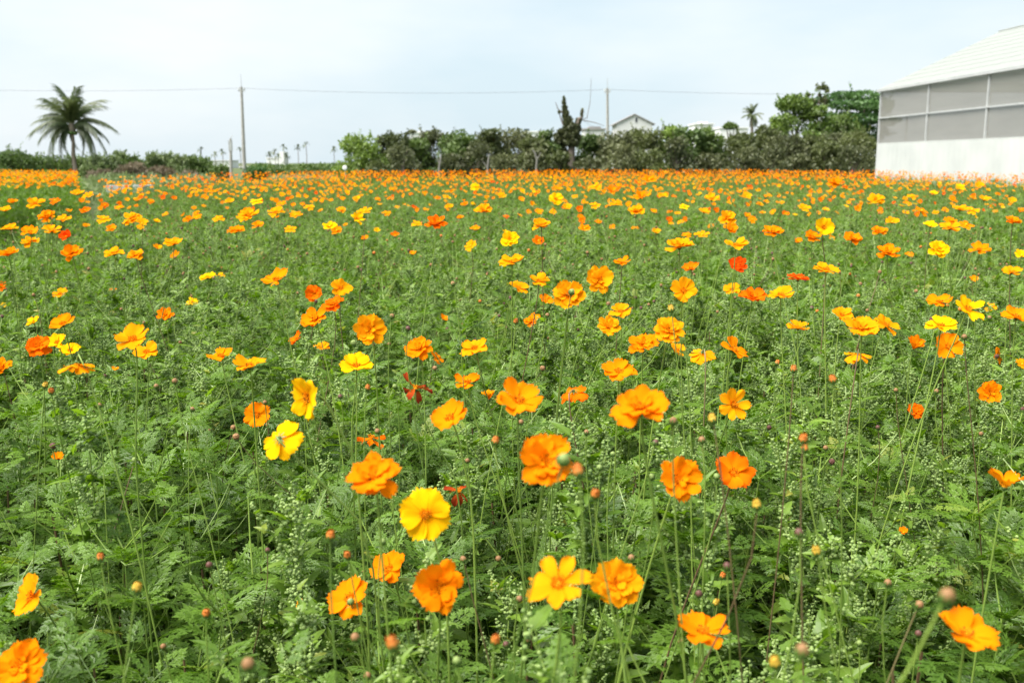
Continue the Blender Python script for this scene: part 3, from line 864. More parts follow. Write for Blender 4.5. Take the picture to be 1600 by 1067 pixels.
def coconut_palm():
    Y = 75.0; k = Y / F_PX
    b = at_y(118, 255, Y); b.z = 0
    t = empty('coconut_palm', b)
    tag(t, 'single coconut palm with a full shaggy crown on the left skyline', 'palm tree')
    P = lambda px, py: at_y(px, py, Y) - b
    c = P(113, 205)
    link('trunk', Q().add(tube([(0, 0, 0), P(117, 262), P(114.5, 242), P(114.5, 225), c], 0.19, 0.10, 9)).mesh('trunk', [M_PTRUNK]), t)
    link('crown_heart', Q().add(xf(BALL3, Matrix.Translation(c + Vector((0, 0, 0.18))) @ Matrix.Diagonal((0.24, 0.24, 0.50, 1)))).mesh('crown_heart', [M_PTRUNK]), t)
    g = random.Random(3)
    for i in range(7):
        a = i * 2.4
        link('coconut', Q().add(BALL2 * 0.13).mesh('coconut', [M_CALYX]), t).location = c + Vector((math.cos(a) * .25, math.sin(a) * .25, -0.12 - 0.05 * (i % 2)))
    # image plane angle, towards/away lean, length in px, droop class
    spec = [(100, .15, 74, 0), (78, -.2, 74, 0), (88, .5, 60, 0), (128, .1, 72, 1), (115, -.5, 66, 0), (142, .3, 70, 1), (62, .2, 74, 1), (48, -.2, 76, 1), (70, -.6, 62, 0),
            (158, -.1, 72, 2), (28, .1, 72, 2), (165, .5, 62, 2), (20, -.5, 66, 2), (182, .1, 64, 3), (4, .2, 66, 3), (192, -.4, 56, 3), (-8, -.3, 62, 3), (-14, .5, 60, 3), (205, .4, 44, 2), (-24, .1, 50, 2), (150, -.8, 50, 2), (35, .9, 48, 2), (110, .9, 46, 1), (214, -.2, 46, 3), (-36, .3, 52, 3), (240, .2, 36, 3), (95, -.7, 66, 0), (120, .6, 66, 1), (65, -.5, 66, 0), (138, -.4, 60, 2), (42, .5, 60, 2), (172, -.3, 60, 2), (12, .5, 60, 2), (198, .2, 54, 3), (-18, .4, 56, 3), (95, .3, 70, 1), (84, -.4, 66, 1)]
    for (ang, ly, ln, dr) in spec:
        a = R(ang)
        d = Vector((math.cos(a), ly, math.sin(a))).normalized()
        o = link('frond', FR[dr], t)
        z = Vector((0, 0, 1)) if abs(d.z) < 0.97 else Vector((math.copysign(1, math.cos(a)) * -1, 0.2, 0))
        yv = z.cross(d).normalized(); zv = d.cross(yv)
        M = Matrix((d, yv, zv)).transposed().to_4x4()
        L_ = ln * k * 0.87
        o.matrix_basis = Matrix.Translation(c + Vector((0, 0, 0.25))) @ M @ Matrix.Scale(L_, 4)
coconut_palm()

def small_palm():
    Y = 82.0; k = Y / F_PX
    b = at_y(1175, 255, Y); b.z = 0
    t = empty('fan_palm', b)
    tag(t, 'small palm with a round dark head above the right of the hedge', 'palm tree')
    c = at_y(1175, 181, Y) - b
    link('trunk', Q().add(tube([(0, 0, 0), c * .5 + Vector((.05, 0, 0)), c], 0.16, 0.10, 8)).mesh('trunk', [M_PTRUNK]), t)
    g = random.Random(8)
    for i in range(26):
        a = g.uniform(0, 2 * math.pi); e = R(g.uniform(-45, 85))
        d = Vector((math.cos(a) * math.cos(e), math.sin(a) * math.cos(e), math.sin(e)))
        o = link('frond', FR[g.choice((0, 1, 2))], t)
        yv = Vector((0.01, 0, 1)).cross(d).normalized(); zv = d.cross(yv)
        o.matrix_basis = Matrix.Translation(c) @ Matrix((d, yv, zv)).transposed().to_4x4() @ Matrix.Scale(g.uniform(16, 21) * k, 4)
small_palm()

far_palms = [(315, 233, 'far palm above the left bushes, leftmost of the slim palms'), (336, 240, 'faint slim palm left of the short post, lower of two'), (348, 236, 'slim palm just left of the short post'),
             (376, 233, 'slim palm hidden close left of the tall pole'), (421, 240, 'low slim palm at the left corner of the tower building'), (430, 236, 'slim palm behind the roof of the tower building'),
             (434.5, 243, 'slim palm before the front of the tower building'), (444, 229, 'slim palm standing above the stair tower'), (448, 242, 'slim palm right beside the stair tower'),
             (466, 229, 'slim palm right of the tower building, left of the tallest'), (479, 225, 'tallest slim palm right of the tower building'), (522, 232, 'dark headed slim palm left of the hedge end'), (540, 231, 'slim palm touching the hedge end')]
def far_palm_protos():
    q = Q()
    g = random.Random(2)
    for i in range(14):
        a = g.uniform(0, 2 * math.pi); e = R(g.uniform(-50, 80))
        d = Vector((math.cos(a) * math.cos(e), math.sin(a) * math.cos(e), math.sin(e)))
        s = d.cross(Vector((0, 0.02, 1))).normalized() * 0.16
        mid = d * 0.6 + Vector((0, 0, 0.03)); tip = d * 1.0 + Vector((0, 0, -0.35))
        q.add([[-s * .3, s * .3, mid + s, mid - s], [mid - s, mid + s, tip + s * .2, tip - s * .2]], g.random())
    return q.mesh('crown', [M_FROND], False)
FPM = far_palm_protos()
for i, (px, py, lab) in enumerate(far_palms):
    Y = 230.0 + (i * 31 % 60); k = Y / F_PX
    b = at_y(px, 255, Y); b.z = 0
    top = CAM_Z + (255 - py - 2) * k
    t = empty('slim_palm', b)
    tag(t, lab, 'palm tree', 'slim palms far on the left skyline')
    link('trunk', Q().add(tube([(0, 0, 0), (0.1, 0, top * .5), (0, 0, top)], 0.12, 0.07, 6)).mesh('trunk', [M_PTRUNK]), t)
    o = link('crown', FPM, t); o.location = (0, 0, top); o.scale = (7.5 * k,) * 3; o.rotation_euler = (0, 0, i * 1.3)

#PART2
# ------------------------------------------------------------------ flower meshes
def petal_quads(seed, width=0.60, cup=0.10, fold=0.10, nu=7, nv=6, ripple=0.05):
    g = np.random.default_rng(seed)
    ph = g.uniform(0, 6.28, 3); tw = g.uniform(-.10, .10)
    teeth = g.uniform(0.07, 0.17)
    U = np.linspace(0, 1, nu + 1); V = np.linspace(-1, 1, nv + 1)
    P = np.zeros((nu + 1, nv + 1, 3)); T = np.zeros((nu + 1, nv + 1, 2))
    for i, u in enumerate(U):
        s = math.sin(min(1, u / 0.70) * math.pi / 2)
        hw = width / 2 * (0.16 + 0.84 * s ** 1.2)
        if u > 0.70: hw *= math.sqrt(max(0.05, 1 - ((u - 0.70) / 0.36) ** 2 * 0.80))
        for j, v in enumerate(V):
            x = 0.05 + 0.95 * u
            x -= (0.09 * v * v + teeth * (0.5 - 0.5 * math.cos(2.5 * math.pi * v)) * (1 if nv >= 4 else 0)) * u ** 5
            y = v * hw
            z = cup * u * u + fold * hw * v * v + ripple * u * math.sin(3.1 * v + 4 * u + ph[0]) + 0.6 * ripple * u * u * math.sin(7 * v + ph[1]) + tw * v * hw * u
            P[i, j] = (x, y, z); T[i, j] = (u, v * 0.5 + 0.5)
    q, t = [], []
    for i in range(nu):
        for j in range(nv):
            q.append([P[i, j], P[i + 1, j], P[i + 1, j + 1], P[i, j + 1]])
            t.append([T[i, j], T[i + 1, j], T[i + 1, j + 1], T[i, j + 1]])
    return np.array(q), np.array(t)

def uv_mesh(name, q, t, mats, smooth=True, slots=None):
    n = len(q)
    me = bpy.data.meshes.new(name)
    v, inv = np.unique(np.round(q.reshape(-1, 3), 6), axis=0, return_inverse=True)
    inv = inv.reshape(-1, 4)
    me.from_pydata(v.tolist(), [], inv.tolist())
    for m in mats: me.materials.append(m)
    uv = me.uv_layers.new(name='UVMap')
    uv.data.foreach_set('uv', t.reshape(-1).astype(np.float32))
    me.polygons.foreach_set('use_smooth', np.full(n, smooth))
    if slots is not None: me.polygons.foreach_set('material_index', np.asarray(slots, np.int32))
    me.update()
    return me

PET = [uv_mesh('petal', *petal_quads(s, width=w, cup=c, fold=f), [None]) for s, w, c, f in
       [(1, .60, .06, .12), (2, .64, .12, .05), (3, .57, -.08, .16), (4, .66, .02, -.08), (5, .55, .18, .20), (6, .62, -.16, .10), (7, .52, .10, -.15), (8, .66, -.04, .22)]]
PET_W = [uv_mesh('petal', *petal_quads(s, width=.40, cup=c, fold=.5, ripple=.09), [None]) for s, c in [(11, -.5), (12, .35), (13, -.2)]]

def disc_quads(seed, r=0.15, n=26, h=0.13):
    g = np.random.default_rng(seed)
    q = [BALL2 * np.array([r * .75, r * .75, r * .45])]
    m = [np.zeros(len(BALL2), int)]
    for i in range(n):
        a = i * 2.39996; rr = r * math.sqrt((i + .5) / n)
        b = Vector((math.cos(a) * rr, math.sin(a) * rr, r * .2))
        e = b + Vector((math.cos(a) * rr * .45, math.sin(a) * rr * .45, h * g.uniform(.7, 1.25)))
        k = tube([b, b.lerp(e, .7), e], .015, .022, 4)
        q.append(k); m.append(np.array([0] * 4 + [1 if g.random() < .4 else 0] * 4))
    return np.concatenate(q), np.concatenate(m)
DQ = disc_quads(1)
DISC = Q(); DISC.q.append(DQ[0]); DISC.t.append(np.full(len(DQ[0]), .5)); DISC.m.append(DQ[1])
DISC = DISC.mesh('stamen_disc', [M_STAMEN, M_ANTHER])
DISC_S = Q().add(xf(BALL2, Matrix.Diagonal((.15, .15, .16, 1)) @ Matrix.Translation((0, 0, .5)))).mesh('stamen_disc', [M_STAMEN])

def calyx_mesh():
    q = Q().add(xf(BALL2, Matrix.Translation((0, 0, -.07)) @ Matrix.Diagonal((.115, .115, .12, 1))), .4)
    for i in range(8):
        a = i * math.pi / 4
        o = Vector((math.cos(a), math.sin(a), 0)); s = Vector((-math.sin(a), math.cos(a), 0)) * .03
        b = o * .09 + Vector((0, 0, -.10)); m = o * .2 + Vector((0, 0, -.10)); t = o * .32 + Vector((0, 0, -.05))
        q.add([[b - s * .7, b + s * .7, m + s, m - s], [m - s, m + s, t + s * .1, t - s * .1]], .7)
    return q.mesh('calyx', [M_CALYX])
CALYX = calyx_mesh()

def head_quads(seed, cup, n=8, nu=3, nv=2, inner=0):
    g = np.random.default_rng(seed); qs, ts = [], []
    for k in range(n + inner):
        inn = k >= n
        q, t = petal_quads(seed * 20 + k, width=g.uniform(.52, .68), cup=g.uniform(-.12, .15), nu=nu, nv=nv)
        a = k * 2 * math.pi / n + g.uniform(-.12, .12) + (0.4 if inn else 0)
        sc = (.62 if inn else 1) * g.uniform(.88, 1.04)
        M = Matrix.Translation((0, 0, .03 * (k % 2) + (.05 if inn else 0))) @ Matrix.Rotation(a, 4, 'Z') @ Matrix.Rotation(-(cup + g.uniform(-.18, .18) + (.45 if inn else 0)), 4, 'Y') @ Matrix.Scale(sc, 4)
        qs.append(xf(q, M)); ts.append(t)
    return np.concatenate(qs), np.concatenate(ts)
HEADS = [uv_mesh('flower_head', *head_quads(30 + i, c, inner=inn), [None]) for i, (c, inn) in enumerate([(.2, 0), (.4, 0), (.55, 0), (.25, 5), (.45, 6), (.1, 0)])]

# ------------------------------------------------------------------ the flowers seen in the photograph
# px, py, apparent width, colour, tilt from facing us, roll of the normal in the picture, form | label | short name for labels of others
TABLE = '''
853 720 92 O 32 80 d | largest ruffled orange bloom with a green bud hanging in front of it | largest ruffled bloom
1001 640 92 O 55 95 d | big ruffled orange bloom right of centre with upright back petals | big ruffled bloom
810 627 76 O 48 85 s | broad orange bloom with reddish right petals beside a pale half open flower | broad centre bloom
764 624 30 A 80 90 h | pale half open amber flower on a tall straight stem left of broad bloom |
586 748 90 O 52 95 d | large double orange bloom above and left of the round yellow flower | large double bloom
665 803 82 Y 8 90 r | round yellow flower facing straight out, lower centre | round yellow flower
685 916 85 O 12 90 d | orange bloom facing straight out under the round yellow flower | lowest centre bloom
609 890 66 O 62 120 s | tilted orange flower of a touching pair, the upper right one | touching pair
548 935 72 O 45 120 s | orange flower with a bud before its petals, lower left of a touching pair |
873 913 104 A 58 110 g | wide open amber flower with long spread petals at bottom centre | wide amber flower
962 912 82 A 28 70 d | amber bloom with dark bud on its right petal at bottom centre | amber bloom
1098 988 86 O 78 92 s | orange flower seen from the side at the bottom right of centre | bottom side flower
1510 993 95 O 74 90 s | orange flower with upright yellow centre in the bottom right corner | corner flower
1570 760 70 O 88 80 v | orange flower seen from below on a long bent green stem at right edge | bent stem flower
1060 750 76 O 30 60 d | orange bloom with a bud below its centre, left of the square bloom | bloom over a bud
1146 739 66 D 28 95 s | squarish deep orange bloom with a notch at its left side | square deep bloom
482 620 74 Y 40 200 s | folded yellow flower with one petal pointing up right | folded yellow flower
438 686 72 Y 142 310 s | yellow flower turned away showing its dark green calyx, stem running right | turned yellow flower
402 648 45 O 12 90 s | flat orange flower directly above left of the turned yellow flower | flat orange flower
557 573 52 Y 62 85 s | yellow flower tilted up right of the folded yellow flower | small upright yellow
704 655 68 O 55 115 s | orange flower crossed by a pale stem, left of the broad centre bloom | crossed orange flower
650 607 56 W 100 80 w | withered red brown flower with hanging petals on a pale stem | withered flower
716 768 46 W 80 80 w | withered red flower on a bright green slanting stem right of round yellow | withered red flower
580 684 46 D 85 80 w | ragged deep orange flower past its best above the large double bloom | ragged flower
731 598 46 O 74 95 s | orange flower seen side on just right of the withered brown flower |
896 613 52 D 118 280 s | deep orange flower hanging turned away right of the broad centre bloom | hanging flower
967 582 58 O 55 92 s | orange bloom directly above the big ruffled bloom right of centre | upper ruffled bloom
579 516 52 A 12 90 d | round amber flower facing straight out with pale bud to its right | round amber flower
889 460 52 A 25 100 d | large amber bloom with a green bud in front, upper centre | budded amber bloom
936 438 46 A 22 75 d | amber bloom directly up right of the budded amber bloom |
1068 455 43 A 20 90 s | flat amber flower right of the upper centre pair of amber blooms | flat amber flower
1004 538 50 O 58 100 d | orange bloom hidden partly behind the amber cluster right of centre | cluster bloom
1045 518 50 A 38 80 d | amber bloom on top of the cluster right of centre | cluster top
1058 547 28 A 60 60 s | small amber flower hanging on the right of the cluster |
1097 552 44 A 112 270 s | amber flower with dark centre turned away right of the cluster |
1147 547 48 O 68 60 s | orange flower leaning right with long side petals right of the cluster | leaning flower
970 488 36 A 52 100 s | amber flower, upper of a close pair above the cluster | close pair
951 512 38 A 40 80 d | amber flower, lower left of a close pair above the cluster |
742 545 46 A 66 110 s | amber flower tilted up at the top of the tall straight stem | tall stem flower
655 546 46 O 58 110 d | orange ruffled flower left of the tall stem flower | left ruffled flower
681 560 26 O 78 40 s | small orange flower seen edge on right of the left ruffled flower |
208 532 60 A 48 95 s | large amber flower on a tall stem, upper of the left pair | left amber flower
229 551 42 A 66 90 s | pale edged amber flower half behind the left amber flower |
120 568 60 A 100 270 s | amber flower with long uneven petals below the yellow pair at left | uneven amber flower
61 542 42 D 40 80 d | deep orange bloom left of the yellow pair at left edge | left deep bloom
90 536 36 Y 45 100 s | upper left flower of the yellow pair near left edge | yellow pair
110 548 34 Y 50 90 s | lower right flower of the yellow pair near left edge |
98 507 42 O 52 100 s | orange flower tilted up above the yellow pair near left edge |
52 504 26 Y 65 110 s | small yellow flower at far left above the left deep bloom |
345 557 42 O 70 95 s | orange flower tilted up between the left amber flower and tilted amber flower |
390 573 54 A 72 92 s | amber flower seen side on above the flat orange flower | side amber flower
432 438 48 O 70 100 s | orange flower seen side on in the left middle distance | left middle flower
490 459 30 D 12 90 d | round deep orange flower left of the diagonal orange cluster | round deep flower
532 451 36 A 45 60 s | amber flower at the top right of the diagonal cluster |
521 477 38 D 60 110 d | deep orange flower in the upper part of the diagonal cluster | diagonal cluster
493 500 44 O 58 110 d | orange bloom in the middle of the diagonal cluster |
464 530 28 D 68 130 s | deep orange flower at the bottom left end of the diagonal cluster |
502 544 28 A 72 90 s | small amber flower with dark stamens below the diagonal cluster |
258 493 28 O 40 90 d | small orange rosette between the left amber flower and a yellow bud |
50 932 70 A 42 140 s | amber flower tilted to the left in the lower left corner area | lower left flower
32 1041 84 O 38 85 d | big orange bloom cut by the bottom left corner | bottom left bloom
91 716 22 O 70 80 h | half open orange flower on an arching stem at left |
1146 632 54 A 15 80 g | gappy amber flower with a dark bud before its upper petals | gappy amber flower
1430 643 28 D 35 100 d | tight deep orange rosette at right middle | tight rosette
1547 613 38 O 22 90 d | ragged orange flower above the bent stem flower at right | right ragged flower
1512 484 54 Y 42 80 g | bright yellow star shaped flower at right, upper of two yellows | yellow star
1470 510 50 Y 70 100 s | pale yellow side on flower just left below the yellow star | pale yellow flower
1481 542 46 O 25 90 s | orange flower directly below the two yellow flowers at right |
1347 515 54 A 55 100 d | large amber bloom of an overlapping pair at right | right overlapping pair
1384 508 42 A 62 60 s | amber flower on the right side of the overlapping pair |
1338 552 44 A 105 270 s | amber flower with dark calyx just below the overlapping pair |
1315 493 34 A 58 80 s | amber flower up left of the overlapping pair |
1427 545 38 O 55 80 h | cupped orange flower between the overlapping pair and the yellows |
1588 496 46 O 70 95 s | orange flower cut by the right edge beside the yellow star |
1556 556 30 O 65 20 s | orange flower turned sideways right of the flower under the yellows |
1468 473 42 O 72 100 s | orange flower seen side on up left of the yellow star |
1247 513 36 A 75 90 s | amber flower with pale bud in front, below the red side flower |
1247 437 36 R 82 90 s | vivid red flower seen from the side on an upright stem | red side flower
1152 415 31 R 30 90 d | vivid red round flower up left of the red side flower | red round flower
1176 466 44 D 66 85 d | reddish orange flower between two amber flowers below the red round flower | reddish flower
1220 462 44 A 76 95 s | amber flower seen side on just left below the red side flower |
1144 453 28 A 62 110 s | amber flower on the left of the reddish flower |
1291 422 42 A 74 92 s | amber flower with upright centre right of the red side flower |
1387 396 38 O 60 95 d | orange bloom in the right middle distance above the overlapping pair | right middle bloom
1287 356 33 Y 18 90 s | bright yellow flower standing out in the right distance | distant yellow flower
742 292 15 Y 20 90 s | single yellow dot of a flower near the hedge line, centre | yellow dot
104 370 24 R 25 90 d | red rosette among orange flowers at upper left | left red rosette
868 312 25 Y 40 80 s | yellow amber flower against green in the centre distance | centre yellow flower
800 411 43 A 76 92 s | amber flower with domed centre, upper middle | domed amber flower
842 440 35 A 68 90 s
810 451 34 A 66 70 s
972 411 28 O 74 92 s
852 470 26 O 70 60 s
832 502 29 O 55 110 d
692 499 17 O 70 60 h
736 385 22 A 60 120 s
797 375 31 Y 30 100 d
841 377 20 D 35 90 d
1062 386 46 A 70 92 d
1080 420 30 D 72 110 s
1150 384 40 A 74 92 s
1422 400 16 O 60 90 s
1467 391 34 Y 32 90 d
1531 391 34 O 70 90 s
1596 400 24 Y 50 90 s
1580 426 32 A 74 90 s
1522 438 18 O 70 90 s
1546 480 24 A 60 100 s
1597 570 24 A 70 80 s
112 396 34 O 40 90 d
13 397 32 O 68 90 d
178 397 32 A 74 92 s
212 400 30 A 60 90 d
246 389 17 A 80 70 h
271 381 32 A 72 92 s
324 434 27 Y 68 100 s
344 430 16 Y 70 80 s
3 449 20 D 40 90 d
94 460 25 A 60 90 s
177 456 16 D 80 90 h
300 472 21 Y 55 90 s
3 477 13 Y 60 90 s
178 579 17 O 75 90 s
3 574 34 O 45 90 d
473 945 22 A 75 150 h
1412 832 18 O 70 100 h
20 317 17 O 60 90 d
8 330 22 A 70 90 s
73 338 29 O 50 90 d
86 314 18 D 60 90 s
56 319 30 A 68 92 s
100 343 24 A 65 90 s
133 330 18 D 50 90 d
121 304 22 A 65 90 s
138 306 18 A 60 90 s
162 343 22 A 60 80 s
174 358 18 O 45 90 d
206 342 32 A 66 100 d
222 350 22 A 72 80 s
186 325 15 O 60 90 s
47 378 27 A 66 90 d
81 361 30 A 70 90 s
47 363 30 O 70 92 s
15 358 26 A 70 90 s
294 345 17 O 40 90 d
308 340 16 O 60 90 s
341 342 20 A 68 90 s
388 338 37 A 66 92 d
368 362 29 O 70 90 d
403 353 21 O 55 90 d
432 333 29 A 66 92 s
462 337 21 O 60 90 s
483 324 17 A 60 90 s
440 319 16 O 65 90 s
400 315 20 Y 65 90 s
515 355 24 Y 50 90 d
526 361 19 O 40 90 d
454 358 20 A 60 90 s
359 316 16 A 60 90 s
784 306 14 A 40 90 s
702 324 14 A 50 90 s
726 321 14 O 50 90 d
755 329 30 A 48 95 d
570 331 24 A 66 90 s
558 343 26 Y 66 60 s
533 329 16 A 60 90 d
604 333 15 O 65 90 s
682 350 36 D 66 92 d
651 350 18 A 66 90 s
525 361 16 O 60 90 d
617 369 16 D 50 90 h
570 374 14 O 60 90 h
846 353 32 A 64 95 d
743 359 17 O 68 92 s
842 331 14 O 60 90 s
886 325 18 A 45 90 s
930 292 22 A 66 92 s
955 300 21 O 66 90 d
930 321 18 A 60 90 s
962 318 22 O 68 90 s
994 330 28 A 66 90 d
1001 309 24 O 66 90 d
1014 282 24 O 50 90 d
1035 307 15 A 55 90 s
913 358 20 O 50 90 d
1025 363 17 A 60 90 s
1137 341 29 A 35 100 d
1141 357 25 O 35 80 d
1208 364 35 O 72 92 d
1167 339 15 O 55 90 h
1167 308 18 A 60 90 s
1112 312 27 A 66 92 s
1069 323 16 Y 60 90 s
1100 332 19 A 68 90 s
1369 313 28 A 48 110 d
1304 286 25 O 60 92 d
1257 326 21 A 66 92 s
1440 330 24 O 55 60 s
1500 328 26 A 68 92 s
1519 329 24 A 68 92 s
1583 347 28 O 68 92 d
1332 374 32 O 50 80 d
1270 371 28 O 62 90 d
1247 379 16 O 65 90 h
1394 348 22 A 62 90 s
1375 362 26 O 62 90 d
1454 354 22 Y 62 90 s
1484 357 34 A 72 92 s
1484 347 22 O 60 90 d
1510 352 24 O 62 90 s
1500 293 16 Y 45 90 s
1530 291 17 A 60 90 s
1459 303 13 Y 60 90 s
1424 307 14 A 60 90 s
1538 313 21 A 66 92 s
1581 315 16 A 60 90 s
1596 328 12 D 60 90 s
1097 368 24 A 66 90 s
1073 367 15 O 60 90 s
'''
NICK_EXTRA = [('the coconut palm', 113, 262), ('the tall utility pole', 381, 268), ('the left bleached snag', 687, 266), ('the middle snag', 763, 266), ('the ivy clad trunk', 893, 266),
              ('the gabled house', 992, 262), ('the small palm', 1175, 262), ('the greenhouse corner', 1362, 266), ('the left hedge end', 545, 268), ('the right greenhouse post', 1525, 268), ('the concrete trough', 200, 286)]
COLW = {'Y': 'yellow', 'A': 'amber', 'O': 'orange', 'D': 'deep orange', 'R': 'red', 'W': 'withered red'}
flowers = []
for ln in TABLE.strip().splitlines():
    a = ln.split('|')
    f = a[0].split()
    flowers.append(dict(px=float(f[0]), py=float(f[1]), w=float(f[2]), c=f[3], t=float(f[4]), r=float(f[5]), k=f[6], label=a[1].strip() if len(a) > 1 else '', nick=a[2].strip() if len(a) > 2 else ''))
NICKS = NICK_EXTRA + [('the ' + f['nick'], f['px'], f['py']) for f in flowers if f['nick']]

# smaller flowers in the far band, still one by one
n_traced = len(flowers)
tries = 0
while len(flowers) < 296 and tries < 20000:
    tries += 1
    yy = rnd.uniform(7.0, 11.5); xx = rnd.uniform(-0.52, 0.52) * yy
    if not inside(FIELD, [xx], [yy])[0]: continue
    zz = rnd.uniform(1.02, 1.22)
    d = Vector((xx, yy, zz)) - CAM
    dep = d.dot(V_F)
    px = 800 + F_PX * d.dot(V_R) / dep; py = 533.5 - F_PX * d.dot(V_U) / dep
    w = 0.060 * F_PX / dep
    if any(abs(px - f['px']) < 0.6 * (w + f['w']) and abs(py - f['py']) < 0.45 * (w + f['w']) for f in flowers): continue
    if not 0 < px < 1600: continue
    flowers.append(dict(px=px, py=py, w=w, c=rnd.choices('YAODR', (7, 44, 34, 13, 1))[0], t=rnd.uniform(40, 80), r=90 + rnd.uniform(-30, 30), k=rnd.choice('ssd'), label='', nick=''))

used_labels = set(f['label'] for f in flowers if f['label'])
def direction(dx, dy, far=False):
    ax, ay = abs(dx), abs(dy)
    v = 'above' if dy < 0 else 'below'; h = 'left of' if dx < 0 else 'right of'
    if ax < 0.4 * ay: return v
    if ay < 0.4 * ax: return h
    return v + ' ' + h
def auto_label(head, px, py, own=''):
    near = sorted((n for n in NICKS if n[0] != 'the ' + own), key=lambda n: math.hypot(n[1] - px, n[2] - py))
    for rank in range(8):
        n = near[rank]
        dist = math.hypot(n[1] - px, n[2] - py)
        for pre in (('close ' if dist < 45 else ''), ('well ' if dist > 110 else '')):
            s = f'{head}, {pre}{direction(px - n[1], py - n[2])} {n[0]}'
            if s not in used_labels and len(s.split()) <= 16:
                used_labels.add(s); return s
    for i in range(6):
        for j in range(i + 1, 8):
            s = f'{head}, {direction(px - near[i][1], py - near[i][2])} {near[i][0]}, {direction(px - near[j][1], py - near[j][2])} {near[j][0]}'
            if s not in used_labels and len(s.split()) <= 16:
                used_labels.add(s); return s
    return s
for f in flowers:
    if f['label']: continue
    size = 'medium' if f['w'] >= 34 else 'small' if f['w'] >= 20 else 'tiny'
    pose = 'facing out' if f['t'] < 38 else 'tilted up' if f['t'] < 64 else 'side on'
    form = {'d': 'ruffled ', 'h': 'half open '}.get(f['k'], '')
    f['label'] = auto_label(f"{size} {form}{COLW[f['c']]} flower {pose}", f['px'], f['py'])

FLOWER_D = 0.060
def flower_frame(f):
    d = FLOWER_D * F_PX / f['w']
    p = at_depth(f['px'], f['py'], d)
    for _ in range(40):
        if p.z < 0.86: d *= 0.975
        elif p.z > 1.32: d *= 1.02
        else: break
        p = at_depth(f['px'], f['py'], d)
    t, r = R(f['t'] * (0.86 if 55 < f['t'] < 86 else 1)), R(f['r'])
    n = (-V_F) * math.cos(t) + (V_R * math.cos(r) + V_U * math.sin(r)) * math.sin(t)
    return p, n.normalized(), f['w'] * d / F_PX, d

def basis(n, spin):
    a = n.cross(Vector((0.2, 0.1, 1)))
    if a.length < .05: a = n.cross(Vector((1, 0, 0)))
    a.normalize(); b = n.cross(a)
    return Matrix((a, b, n)).transposed().to_4x4() @ Matrix.Rotation(spin, 4, 'Z')

# stems whose course the photograph shows: flower -> a picture point the stem passes
STEM_TO = {(438, 686): (560, 812), (482, 620): (548, 700), (716, 768): (806, 905), (1570, 760): (1537, 950), (650, 607): (710, 745), (764, 624): (768, 800), (704, 655): (735, 770),
           (208, 532): (212, 720), (402, 648): (398, 730), (390, 573): (397, 650), (1247, 437): (1247, 560), (557, 573): (550, 660), (665, 803): (694, 900), (1287, 356): (1290, 420), (579, 516): (588, 590)}

def stem_mesh(p, n, base, D, seed, via=None, sides=5, seg=10):
    g = random.Random(seed)
    p0 = p - n * D * 0.09
    if via is not None:
        pts = bez(p0, p0 - n * D * .5, via + (p0 - via) * .45, via, 7) + bez(via, via + (via - p0) * .35, Vector((base.x, base.y, via.z * .5)), base, 5)[1:]
    else:
        down = Vector((0, 0, -1))
        k = min(0.16, 0.10 + 0.08 * g.random())
        p1 = p0 + ((-n) * 0.55 + down * 0.45).normalized() * k
        p2 = Vector((base.x + g.uniform(-.16, .16), base.y + g.uniform(-.10, .10), p.z * 0.5))
        pts = bez(p0, p1, p2, base, seg)
    r = 0.0014 if D > .03 else 0.0010
    return Q().add(tube([q - base for q in pts], r * 0.85, r * 1.35, sides), g.uniform(.2, 1)).mesh('stem', [M_STEM if g.random() < .85 else M_STEMB])

